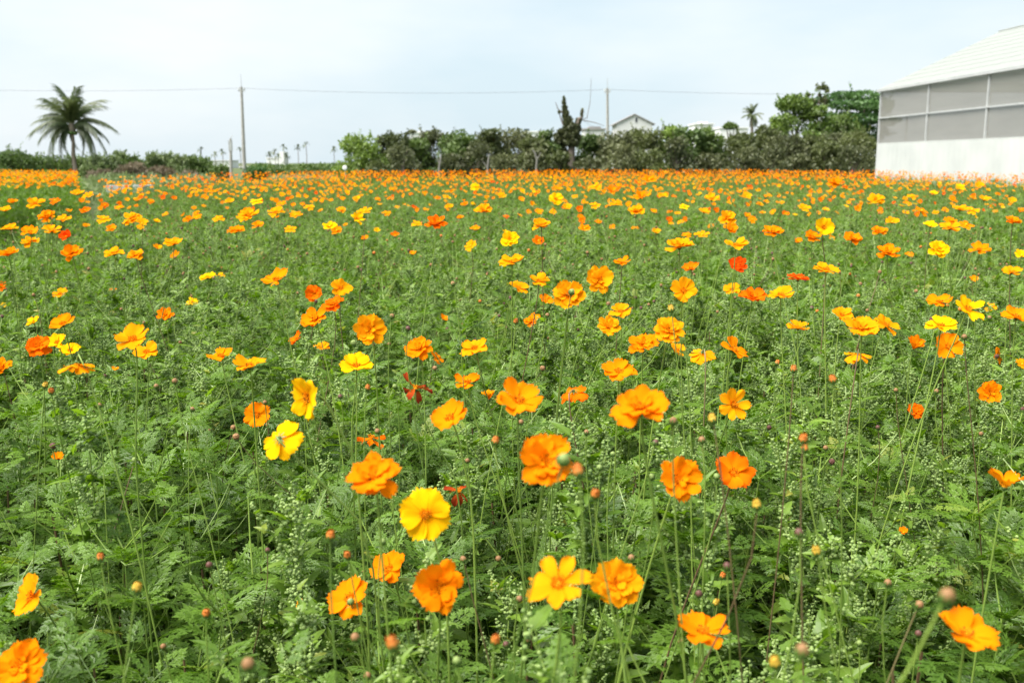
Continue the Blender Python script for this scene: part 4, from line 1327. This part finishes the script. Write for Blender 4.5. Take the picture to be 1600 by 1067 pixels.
heads_xyz = []
GRP_F = 'cosmos flowers standing in the field'
for i, f in enumerate(flowers):
    p, n, D, dep = flower_frame(f)
    heads_xyz.append((p.x, p.y, p.z, D))
    lean = 0.10 if f['t'] < 100 else 0.05
    via = None
    base = Vector((p.x - n.x * lean + rnd.uniform(-.17, .17), p.y - n.y * lean * .6 + rnd.uniform(-.06, .14), 0))
    key = (int(f['px']), int(f['py']))
    if key in STEM_TO:
        via = at_depth(*STEM_TO[key], dep * 1.03)
        base = Vector((via.x + (via.x - p.x) * .35, via.y + 0.05, 0))
    root = empty('cosmos_flower', base)
    tag(root, f['label'], 'flower', GRP_F)
    big = f['w'] >= 25
    link('stem', stem_mesh(p, n, base, D, i, via, 6 if big else 4, 12 if big else 7), root)
    H = Matrix.Translation(p - base) @ basis(n, rnd.uniform(0, 6.28))
    rad = D / 2 * 1.09
    pm = PETAL[f['c']]
    S = Matrix.Scale(rad, 4)
    g = random.Random(1000 + i)
    if big:
        kind = f['k']
        layers = [(8, 1.0, {'s': .26, 'd': .18, 'r': .05, 'g': .16, 'v': .75, 'w': -.35, 'h': .95}[kind], 0)]
        if kind == 'd': layers += [(7, .76, .30, .04), (4, .46, .60, .06)]
        if kind == 'g': layers = [(7, 1.0, .20, 0)]
        if kind == 'v': layers = [(5, 1.05, .62, 0)]
        if kind == 'w': layers = [(6, .95, -.3, 0)]
        if kind == 'h': layers = [(8, 1.1, .95, 0)]
        for (cnt, ls, cup, dz) in layers:
            for k in range(cnt):
                me = g.choice(PET_W) if kind == 'w' else g.choice(PET)
                o = link('petal', me, root, pm)
                jit = {'r': .06, 's': .24, 'd': .30, 'g': .16, 'v': .22, 'w': .7, 'h': .12}[kind]
                a = (k + (.5 if dz else 0)) * 2 * math.pi / cnt + g.uniform(-.11, .11)
                sy = {'g': .80, 'r': 1.12, 'd': 1.05, 'h': .8, 'v': .85}.get(kind, 1.08) * g.uniform(.9, 1.1)
                o.matrix_basis = H @ Matrix.Translation((0, 0, (dz + .025 * (k % 2)) * rad)) @ Matrix.Rotation(a, 4, 'Z') @ Matrix.Rotation(-(cup + g.uniform(-jit, jit)), 4, 'Y') @ Matrix.Rotation(g.uniform(-.15, .15), 4, 'X') @ Matrix.Diagonal((rad * ls * g.uniform(.9, 1.04), rad * ls * sy, rad * ls, 1))
        o = link('stamen_disc', DISC, root); o.matrix_basis = H @ S @ Matrix.Scale(.55 if kind == 'h' else (1.25 if kind == 'd' else 1.1), 4)
        o = link('calyx', CALYX, root); o.matrix_basis = H @ S
    else:
        me = HEADS[g.choice((3, 4))] if f['k'] == 'd' else HEADS[2] if f['k'] == 'h' else HEADS[g.choice((0, 1, 5))]
        o = link('flower_head', me, root, pm); o.matrix_basis = H @ S
        o = link('stamen_disc', DISC_S, root); o.matrix_basis = H @ S
        o = link('calyx', CALYX, root); o.matrix_basis = H @ S
heads_xyz = np.array(heads_xyz)

# ------------------------------------------------------------------ buds seen one by one
BUDS = '''930 773 19 o|904 738 24 o|880 720 27 g|157 872 15 o|213 920 19 y|322 959 16 o|118 1000 12 b|327 883 14 p|255 1010 12 b|388 1038 26 b|418 860 11 p|516 838 18 o|543 868 15 o|568 892 10 b|597 847 14 g|779 873 12 b|724 874 13 b|811 936 14 b|774 1001 19 o|791 1007 13 p|823 1000 12 b|614 1007 26 o|555 996 18 b|574 1056 15 b|714 1033 18 g|1052 659 17 b|1024 692 13 p|1097 688 14 b|1114 656 17 y|1255 687 17 o|1257 702 15 o|1183 790 18 y|1249 833 18 p|1276 862 18 y|1387 911 15 b|1479 932 32 b|1436 945 17 b|1435 990 14 p|1253 1017 28 b|1211 1036 22 y|1136 885 16 p|1129 900 12 o|1092 928 15 p|1118 942 13 y|986 890 14 p|1240 578 13 o|1302 594 15 o|273 596 12 b|612 495 11 b|637 514 11 p|708 444 10 b|893 457 13 g|806 503 10 o|855 493 9 b|1049 484 13 y|1268 482 9 p|1546 497 9 b|1507 527 11 b|1533 678 9 b|1214 568 10 o|80 612 12 o|155 634 10 b|244 604 10 b|414 629 9 b|590 674 11 b|532 620 10 p|574 607 11 o|617 604 10 g|814 660 11 b|916 676 11 b|957 710 11 g|937 731 12 g|1372 668 9 p|774 690 15 o|70 603 11 y|1018 745 13 g|548 940 14 g|1120 745 13 g|987 872 14 b|1064 1003 12 b|1343 1005 12 g|1400 610 9 b|730 720 10 b|475 640 9 b|300 640 10 b|1290 700 10 b|1463 612 10 b|1080 760 12 o'''
def bud_mesh(name, mat, sd):
    gb = np.random.default_rng(sd)
    v = ball(5).reshape(-1, 3)
    ph = np.arctan2(v[:, 1], v[:, 0])
    rr = 1 + .07 * np.cos(8 * ph) * np.clip(1.2 - np.abs(v[:, 2]), 0, 1)
    v = v * np.stack([rr, rr, np.where(v[:, 2] > 0, 1.0 + .25 * v[:, 2] ** 2, .92)], 1) * .46
    f = v.reshape(-1, 4, 3)
    zc = f[:, :, 2].mean(1)
    q = Q()
    q.add(f[zc > -.02], .5, 0); q.add(f[zc <= -.02], .3, 1)
    for i in range(8):                       # tight inner sepals with pointed tips
        a = i * math.pi / 4
        o_ = Vector((math.cos(a), math.sin(a), 0)); s = Vector((-math.sin(a), math.cos(a), 0)) * .12
        b = o_ * .42 + Vector((0, 0, -.24)); m = o_ * .51 + Vector((0, 0, .02)); t = o_ * .44 + Vector((0, 0, .30 + gb.uniform(-.08, .08)))
        q.add([[b - s, b + s, m + s * 1.1, m - s * 1.1], [m - s * 1.1, m + s * 1.1, t + s * .1, t - s * .1]], .6, 1)
    for i in range(8):                       # spreading outer bracts
        a = i * math.pi / 4 + .3
        o_ = Vector((math.cos(a), math.sin(a), 0)); s = Vector((-math.sin(a), math.cos(a), 0)) * .05
        b = o_ * .10 + Vector((0, 0, -.46)); m = o_ * .50 + Vector((0, 0, -.48)); t = o_ * gb.uniform(.75, 1.0) + Vector((0, 0, gb.uniform(-.5, -.1)))
        q.add([[b - s, b + s, m + s * 1.2, m - s * 1.2], [m - s * 1.2, m + s * 1.2, t + s * .2, t - s * .2]], .8, 1)
    if sd % 2:                               # petals just pushing out of the top
        for i in range(7):
            a = i * .9
            o_ = Vector((math.cos(a), math.sin(a), 0)); s = Vector((-math.sin(a), math.cos(a), 0)) * .14
            b = o_ * .34 + Vector((0, 0, .28)); m = o_ * .36 + Vector((0, 0, .50)); t = o_ * gb.uniform(.12, .34) + Vector((0, 0, gb.uniform(.6, .8)))
            q.add([[b - s, b + s, m + s, m - s], [m - s, m + s, t + s * .4, t - s * .4]], .5, 0)
    return q.mesh(name, [mat, M_CALYX])
BUDM = {k: [bud_mesh('bud_head', m, n_ * 2 + (1 if k in 'oy' else 0)) for n_ in range(3)] for k, m in BUD.items()}
BUDW = {'b': 'tan', 'o': 'orange', 'g': 'green', 'p': 'purple brown', 'y': 'yellow'}
bud_pts = []
for i, s in enumerate(BUDS.split('|')):
    px, py, w, c = s.split(); px, py, w = float(px), float(py), float(w)
    d = 0.0115 * F_PX / w
    p = at_depth(px, py, d)
    for _ in range(60):
        if p.z < 0.84: d *= .97
        elif p.z > 1.28: d *= 1.02
        else: break
        p = at_depth(px, py, d)
    n = Vector((rnd.uniform(-.45, .45), rnd.uniform(-.45, .2), 1)).normalized()
    base = Vector((p.x + rnd.uniform(-.16, .16), p.y + rnd.uniform(-.02, .2), 0))
    root = empty('flower_bud', base)
    size = 'plump' if w > 16 else 'round' if w > 12 else 'tiny'
    tag(root, auto_label(f'{size} {BUDW[c]} cosmos bud', px, py), 'bud', 'closed cosmos buds on thin stems')
    D = w * d / F_PX * .86
    link('stem', stem_mesh(p, n, base, .02, 5000 + i, None, 5, 10), root)
    o = link('bud_head', BUDM[c][i % 3], root); o.matrix_basis = Matrix.Translation(p - base) @ basis(n, rnd.uniform(0, 6)) @ Matrix.Scale(D, 4)
    bud_pts.append((p.x, p.y, p.z, D))
heads_all = np.concatenate([heads_xyz, np.array(bud_pts)])

# ------------------------------------------------------------------ foliage plants (shared meshes, scattered as ground cover)
def cosmos_leaf():
    """one lobed feathery leaf, unit length along +X, up +Z"""
    q = []
    def lobe(b, d, ln, w):
        d = d.normalized(); s = Vector((-d.y, d.x, 0)) * w
        t = b + d * ln
        q.append([b, b + d * ln * .45 - s + Vector((0, 0, .012)), t, b + d * ln * .45 + s + Vector((0, 0, .012))])
    q.append([Vector((0, -.008, 0)), Vector((.9, -.004, 0)), Vector((.9, .004, 0)), Vector((0, .008, 0))])
    for (x, ln, ang) in ((.26, .40, 52), (.48, .38, 46), (.68, .28, 40), (.84, .18, 34)):
        for s in (-1, 1):
            a = R(ang * s)
            d = Vector((math.cos(a), math.sin(a), 0)); b = Vector((x, 0, 0))
            lobe(b, d, ln, .058)
            for (fx, l2, a2) in ((.30, .40, 48), (.55, .34, 42)):
                for s2 in (-1, 1):
                    a3 = a + R(a2 * s2)
                    lobe(b + d * ln * fx, Vector((math.cos(a3), math.sin(a3), 0)), ln * l2, .036)
    lobe(Vector((.84, 0, 0)), Vector((1, 0, 0)), .24, .06)
    v = np.array([[list(p) for p in f] for f in q])
    v[:, :, 2] -= .30 * v[:, :, 0] ** 2 + .35 * np.abs(v[:, :, 1]) ** 1.5
    return v
CLEAF = cosmos_leaf()

def goose_leaf(g):
    q = []
    for s in (-1, 1):
        q += [[(0, 0, 0), (.28, .17 * s, .02), (.55, .13 * s, .01), (.5, 0, -.02)][:: s], [(.5, 0, -.02), (.55, .13 * s, .01), (.80, .09 * s, -.05), (1, 0, -.14)][:: s]]
        q += [[(.16, .05 * s, .0), (.24, .26 * s, .0), (.36, .20 * s, .01), (.36, .1 * s, .01)][:: s]]
        q += [[(.42, .12 * s, .0), (.56, .20 * s, -.02), (.60, .13 * s, .0), (.55, .1 * s, .0)][:: s]]
    return np.array(q, float)
GLEAF = goose_leaf(None)

def leaf_M(pos, az, el, roll, L):
    return Matrix.Translation(pos) @ Matrix.Rotation(az, 4, 'Z') @ Matrix.Rotation(-el, 4, 'Y') @ Matrix.Rotation(roll, 4, 'X') @ Matrix.Scale(L, 4)

def cosmos_plant(seed):
    g = random.Random(seed); q = Q()
    h = g.uniform(.68, .86)
    lx, ly = g.uniform(-.08, .08), g.uniform(-.08, .08)
    ax = bez(Vector((0, 0, 0)), Vector((0, 0, h * .4)), Vector((lx * .6, ly * .6, h * .7)), Vector((lx, ly, h)), 9)
    q.add(tube(ax, .004, .0012, 5), g.uniform(.1, .7), 1)
    az = g.uniform(0, 6)
    for k in range(2, 10):
        p = ax[k]
        az += math.pi / 2 + g.uniform(-.2, .2)
        for s in (0, math.pi):
            top = k / 9
            L = (.145 - .07 * top) * g.uniform(.75, 1.25)
            q.add(xf(CLEAF, leaf_M(p, az + s, R(g.uniform(5, 40) + 28 * top), g.uniform(-.35, .35), L)), g.uniform(0, 1), 0)
            if k >= 3 and g.random() < .75:      # side shoot
                e = p + Vector((math.cos(az + s + .3) * .09, math.sin(az + s + .3) * .09, g.uniform(.05, .13)))
                q.add(tube([p, p.lerp(e, .5) + Vector((0, 0, -.01)), e], .0016, .001, 4), .6, 1)
                for m in range(3):
                    q.add(xf(CLEAF, leaf_M(e, az + s + (m - 1) * 1.9 + g.uniform(-.3, .3), R(g.uniform(5, 60)), g.uniform(-.5, .5), L * g.uniform(.45, .75))), g.uniform(.2, 1), 0)
    for m in range(5):
        q.add(xf(CLEAF, leaf_M(ax[9], m * 1.26 + g.uniform(-.3, .3), R(g.uniform(25, 70)), 0, g.uniform(.04, .075))), g.uniform(.5, 1), 0)
    return q.mesh('cosmos_plant', [M_COSMOS, M_STEM], False)

def goosefoot_plant(seed):
    g = random.Random(seed); q = Q()
    h = g.uniform(.80, .98)
    ax = bez(Vector((0, 0, 0)), Vector((0, 0, h * .4)), Vector((g.uniform(-.05, .05), g.uniform(-.05, .05), h * .7)), Vector((g.uniform(-.07, .07), g.uniform(-.07, .07), h)), 12)
    q.add(tube(ax, .004, .0012, 5), g.uniform(.2, .9), 2)
    az = g.uniform(0, 6)
    def spike(b, d, ln, n):
        d = d.normalized()
        bend = Vector((g.uniform(-.3, .3), g.uniform(-.3, .3), g.uniform(-.1, .3)))
        e = b + d * ln + bend * ln * .3
        q.add(tube([b, b.lerp(e, .5) + bend * ln * -.05, e], .0012, .0006, 4), .8, 2)
        for i in range(n):
            t = (i + g.random()) / n
            c = b.lerp(e, t); sp = .0075 * (1.25 - t)
            c = c + Vector((g.gauss(0, sp), g.gauss(0, sp), g.gauss(0, sp * .5)))
            r = g.uniform(.0022, .0043) * (1.15 - .4 * t)
            q.add(BALL2 * np.array([r, r, r * .85]) + np.array(c), g.uniform(0, 1), 1)
    for k in range(2, 13):
        p = ax[k]; top = k / 12
        az += 2.4
        L = (.115 - .06 * top) * g.uniform(.8, 1.3)
        for s3 in (0, 2.2, 4.1):
            q.add(xf(GLEAF, leaf_M(p, az + s3 + g.uniform(-.4, .4), R(g.uniform(0, 50)), g.uniform(-.4, .4), L * g.uniform(.7, 1.1))), g.uniform(0, 1), 0)
        if k >= 4:
            ln = g.uniform(.10, .20) * (1.25 - .6 * top)
            d = Vector((math.cos(az) * .62, math.sin(az) * .62, 1.0))
            spike(p, d, ln, int(ln * 400))
            for m in range(7):
                t = g.random()
                q.add(xf(GLEAF, leaf_M(p + d.normalized() * ln * t, g.uniform(0, 6.28), R(g.uniform(-10, 60)), g.uniform(-.6, .6), g.uniform(.022, .055))), g.uniform(.2, 1), 0)
            for a2 in (az + g.uniform(1.5, 2.6), az + g.uniform(3.4, 4.8)):
                spike(p, Vector((math.cos(a2) * .5, math.sin(a2) * .5, 1)), ln * .6, int(ln * 230))
    spike(ax[12], Vector((0, 0, 1)), .07, 22)
    return q.mesh('goosefoot_plant', [M_GOOSE, M_SEED, M_STEM], False)

def leafy_fill(seed):
    """low broad leaves under the canopy"""
    g = random.Random(seed); q = Q()
    for i in range(26):
        z = g.uniform(.15, .62); a = g.uniform(0, 6.28); r = g.uniform(0, .13)
        q.add(xf(GLEAF, leaf_M(Vector((math.cos(a) * r, math.sin(a) * r, z)), g.uniform(0, 6.28), R(g.uniform(-15, 40)), g.uniform(-.5, .5), g.uniform(.06, .11))), g.uniform(0, .7), 0)
    for i in range(10):
        z = g.uniform(.3, .72); a = g.uniform(0, 6.28)
        q.add(xf(CLEAF, leaf_M(Vector((0, 0, z)), a, R(g.uniform(0, 40)), g.uniform(-.4, .4), g.uniform(.08, .13))), g.uniform(0, .8), 1)
    q.add(tube([(0, 0, 0), (.02, 0, .35), (0, .02, .7)], .004, .002, 4), .2, 2)
    return q.mesh('leafy_fill', [M_GOOSE, M_COSMOS, M_STEMB], False)

def bud_stalk(seed, brown):
    """tall thin forked stalk with narrow leaves and small buds"""
    g = random.Random(seed); q = Q()
    sm = 2 if brown else 1
    h = g.uniform(.95, 1.12); fork = g.uniform(.62, .82)
    l = Vector((g.uniform(-.12, .12), g.uniform(-.12, .12), 0))
    F = Vector((0, 0, fork)) + l * .5
    q.add(tube(bez(Vector((0, 0, .1)), Vector((0, 0, .3)), F - Vector((0, 0, .15)), F, 6), .0028, .0019, 5), g.uniform(.1, .9), sm)
    for m in range(4):
        q.add(xf(CLEAF, leaf_M(F, m * 1.57 + g.uniform(-.3, .3), R(g.uniform(15, 50)), 0, g.uniform(.05, .10))), g.uniform(.3, 1), 0)
    for b in range(g.choice((2, 3, 3))):
        a = b * 2.1 + g.uniform(-.5, .5)
        e = Vector((F.x + math.cos(a) * g.uniform(.05, .2), F.y + math.sin(a) * g.uniform(.05, .2), h * g.uniform(.88, 1.0)))
        pts = bez(F, F + Vector((0, 0, .06)), e - Vector((math.cos(a) * .02, math.sin(a) * .02, .1)), e, 6)
        q.add(tube(pts, .0015, .0011, 4), g.uniform(.3, 1), 1 if b else sm)
        if g.random() < .5:
            q.add(xf(CLEAF, leaf_M(pts[3], g.uniform(0, 6), R(40), 0, g.uniform(.03, .05))), .8, 0)
        r = g.uniform(.0046, .0072); k = g.choice((3, 3, 3, 4, 5, 6))
        q.add(BALL2 * r + np.array(e + Vector((0, 0, r * .8))), .5, k)
        q.add(xf(BALL2, Matrix.Translation(e) @ Matrix.Diagonal((r * .8, r * .8, r * .7, 1))), .5, 7)
    return q.mesh('bud_stalk', [M_COSMOS, M_STEM, M_STEMB, BUD['b'], BUD['o'], BUD['g'], BUD['p'], M_CALYX], False)

def proto_collection(name, meshes):
    c = bpy.data.collections.new(name)
    for m in meshes: c.objects.link(bpy.data.objects.new(m.name.split('.')[0], m))
    return c

def scatter(name, coll, P, rot, scl, idx, label, cat):
    me = bpy.data.meshes.new(name)
    n = len(P)
    me.vertices.add(n); me.vertices.foreach_set('co', np.asarray(P, np.float32).ravel())
    a = me.attributes.new('rot', 'FLOAT_VECTOR', 'POINT'); a.data.foreach_set('vector', np.asarray(rot, np.float32).ravel())
    a = me.attributes.new('scl', 'FLOAT_VECTOR', 'POINT'); a.data.foreach_set('vector', np.asarray(scl, np.float32).ravel())
    a = me.attributes.new('pick', 'INT', 'POINT'); a.data.foreach_set('value', np.asarray(idx, np.int32).ravel())
    o = link(name, me)
    ng = bpy.data.node_groups.new(name, 'GeometryNodeTree')
    ng.interface.new_socket('Geometry', in_out='INPUT', socket_type='NodeSocketGeometry')
    ng.interface.new_socket('Geometry', in_out='OUTPUT', socket_type='NodeSocketGeometry')
    N, L = ng.nodes, ng.links
    gi, go = N.new('NodeGroupInput'), N.new('NodeGroupOutput')
    ip = N.new('GeometryNodeInstanceOnPoints')
    ci = N.new('GeometryNodeCollectionInfo'); ci.inputs['Collection'].default_value = coll
    ci.inputs['Separate Children'].default_value = True; ci.inputs['Reset Children'].default_value = True
    def attr(nm, tp):
        x = N.new('GeometryNodeInputNamedAttribute'); x.data_type = tp; x.inputs['Name'].default_value = nm
        return x.outputs['Attribute']
    er = N.new('FunctionNodeEulerToRotation')
    L.new(attr('rot', 'FLOAT_VECTOR'), er.inputs[0]); L.new(er.outputs[0], ip.inputs['Rotation'])
    L.new(attr('scl', 'FLOAT_VECTOR'), ip.inputs['Scale'])
    L.new(attr('pick', 'INT'), ip.inputs['Instance Index'])
    ip.inputs['Pick Instance'].default_value = True
    L.new(gi.outputs[0], ip.inputs['Points']); L.new(ci.outputs[0], ip.inputs['Instance']); L.new(ip.outputs[0], go.inputs[0])
    md = o.modifiers.new('scatter', 'NODES'); md.node_group = ng
    return tag(o, label, cat, kind='stuff')

def field_points(density, poly, y0, y1, g, xlim=0.60, xpad=1.6):
    """random points of the given density in the part of poly near the view"""
    x0 = -(xlim * y1 + xpad); x1 = -x0
    n = int(density * (x1 - x0) * (y1 - y0))
    x = g.uniform(x0, x1, n); y = g.uniform(y0, y1, n)
    m = inside(poly, x, y) & (np.abs(x) < xlim * np.maximum(y, 0) + xpad)
    return np.stack([x[m], y[m]], 1)

def patch(x, y):
    """slow patchiness, -1..1"""
    return (np.sin(x * 2.3 + 1.1 * np.sin(y * 1.3)) + np.sin(y * 2.0 + 1.7 * np.sin(x * 0.9 + 2)) + np.sin((x + y) * 0.9 + 4)) / 3

g = np.random.default_rng(21)
def cover(levels, poly=FIELD, seed=0):
    gg = np.random.default_rng(seed)
    return np.concatenate([field_points(d, poly, a, b, gg) for d, a, b in levels])

HX = heads_all
def cap_height(P, top, s):
    """keep plant tops just below the flower heads that stand near or behind them in view"""
    s = s.copy()
    for hx, hy, hz, D in HX[:, :4]:
        if hy > 4.5: continue
        dx = P[:, 0] - hx; dy = P[:, 1] - hy
        m = (np.abs(dx) < .10 + D * 1.6) & (dy > -.5) & (dy < .10)
        # height of the sight line to the lower edge of the head above each plant
        line = CAM_Z + (hz - D * .55 - CAM_Z) * np.clip(P[:, 1] / hy, 0, 1.2)
        lim = (line - .02) / top
        s[m] = np.minimum(s[m], np.maximum(.35, lim[m]))
    return s

# cosmos plants
C = cover([(66, .25, 4.5), (30, 4.5, 11), (13, 11, 24), (8, 24, 48)], seed=1)
keep = g.uniform(size=len(C)) < np.clip(.52 - .55 * patch(C[:, 0], C[:, 1]), .16, 1)
C = C[keep]
s = g.uniform(.88, 1.12, len(C)) + .06 * patch(C[:, 0] * .7 + 3, C[:, 1] * .7)
s = cap_height(C, .93, s)
scatter('cosmos_foliage', proto_collection('cosmos foliage', [cosmos_plant(i) for i in range(7)]), np.c_[C, np.zeros(len(C))], np.c_[g.normal(0, .07, len(C)), g.normal(0, .07, len(C)), g.uniform(0, 6.28, len(C))], np.c_[s, s, s], g.integers(0, 7, len(C)), 'mass of feathery green cosmos foliage filling the field', 'foliage')
# goosefoot weeds
C = cover([(60, .25, 4.5), (44, 4.5, 11), (26, 11, 22), (10, 22, 48)], seed=2)
keep = g.uniform(size=len(C)) < np.clip(.62 + .70 * patch(C[:, 0], C[:, 1]), .22, 1)
C = C[keep]
s = cap_height(C, .95, g.uniform(.82, 1.06, len(C)))
scatter('goosefoot_weeds', proto_collection('goosefoot weeds', [goosefoot_plant(50 + i) for i in range(6)]), np.c_[C, np.zeros(len(C))], np.c_[g.normal(0, .08, len(C)), g.normal(0, .08, len(C)), g.uniform(0, 6.28, len(C))], np.c_[s, s, s], g.integers(0, 6, len(C)), 'pale seedy goosefoot weeds growing among the cosmos plants', 'weeds')
# low leaves
C = cover([(45, .25, 4.5), (14, 4.5, 11), (4, 11, 30)], seed=3)
s = g.uniform(.8, 1.15, len(C)); s = cap_height(C, .75, s)
scatter('under_leaves', proto_collection('under leaves', [leafy_fill(80 + i) for i in range(4)]), np.c_[C, np.zeros(len(C))], np.c_[np.zeros((len(C), 2)), g.uniform(0, 6.28, len(C))], np.c_[s, s, s], g.integers(0, 4, len(C)), 'dark broad leaves low between the cosmos stems', 'foliage')
# bud stalks
C = cover([(5.5, .9, 4.5), (13, 4.5, 11), (7, 11, 24)], seed=4)
m = np.ones(len(C), bool)
for hx, hy, hz, D in HX:
    if hy < 4.5: m &= ~((np.abs(C[:, 0] - hx * C[:, 1] / hy) < D * .55) & (C[:, 1] < hy + .03) & (C[:, 1] > hy - .6))
C = C[m]
s = g.uniform(.9, 1.08, len(C))
scatter('bud_stalks', proto_collection('bud stalks', [bud_stalk(120 + i, i % 2) for i in range(10)]), np.c_[C, np.zeros(len(C))], np.c_[g.normal(0, .27, len(C)), g.normal(0, .27, len(C)), g.uniform(0, 6.28, len(C))], np.c_[s * 1.03, s * 1.03, s * 1.03], g.integers(0, 10, len(C)), 'thin forked cosmos stalks with small buds above the foliage', 'stalks')
# left bed foliage
C = cover([(22, 12, 40)], BED, 5)
s = g.uniform(1.16, 1.36, len(C))
scatter('bed_foliage', proto_collection('bed foliage', [cosmos_plant(200 + i) for i in range(4)]), np.c_[C, np.zeros(len(C))], np.c_[np.zeros((len(C), 2)), g.uniform(0, 6.28, len(C))], np.c_[s, s, s], g.integers(0, 4, len(C)), 'green foliage of the separate flower bed on the left', 'foliage')

# the far flowers, past the ones built singly
def far_flower(seed, c, cup, inner, tilt, roll):
    q, t = head_quads(seed, cup, nu=2, nv=2, inner=inner)
    M = Matrix.Rotation(roll, 4, 'Z') @ Matrix.Rotation(tilt, 4, 'X') @ Matrix.Scale(.029, 4)
    q = xf(q, M)
    dq = xf(BALL2, M @ Matrix.Translation((0, 0, .1)) @ Matrix.Diagonal((.15, .15, .14, 1)))
    st = tube(bez(Vector(M @ Vector((0, 0, -.05))), Vector(M @ Vector((0, 0, -2.5))), Vector((.02, .02, -.35)), Vector((.02, .02, -.6)), 5), .0014, .0018, 4)
    Qs = np.concatenate([q, dq, st]); T = np.concatenate([t, np.full((len(dq) + len(st), 4, 2), .5)])
    sl = [0] * len(q) + [1] * len(dq) + [2] * len(st)
    return uv_mesh('far_flower', Qs, T, [PETAL[c], M_STAMEN, M_STEM], True, sl)
FF = []
for i, c in enumerate('AAAAAAAAAOOOOODDYYR'):
    FF.append(far_flower(400 + i, c, rnd.uniform(.05, .5), rnd.choice((0, 0, 5)), R(rnd.uniform(5, 62)), rnd.uniform(-.9, .9)))
fc = proto_collection('far flowers', FF)
def far_flowers(name, C, z0, z1, label):
    n = len(C)
    z = g.uniform(z0, z1, n)
    sc = g.uniform(.86, 1.18, n)
    scatter(name, fc, np.c_[C, z], np.c_[g.normal(0, .12, (n, 2)), g.uniform(-.8, .8, n)], np.c_[sc, sc, sc], g.integers(0, len(FF), n), label, 'flowers')
C = cover([(1.6, 4.6, 7), (3.4, 7, 11), (8.5, 11, 16), (10.5, 16, 28), (11, 28, 48)], seed=6)
C = C[g.uniform(size=len(C)) < np.clip(.8 + .55 * patch(C[:, 0] * .35, C[:, 1] * .35), .3, 1)]
far_flowers('far_flowers', C, 1.0, 1.22, 'dense far band of orange and amber cosmos flowers')
C = cover([(24, 12, 40)], BED, 7)
far_flowers('bed_flowers', C, 1.10, 1.27, 'dense orange flowers of the separate bed on the left')
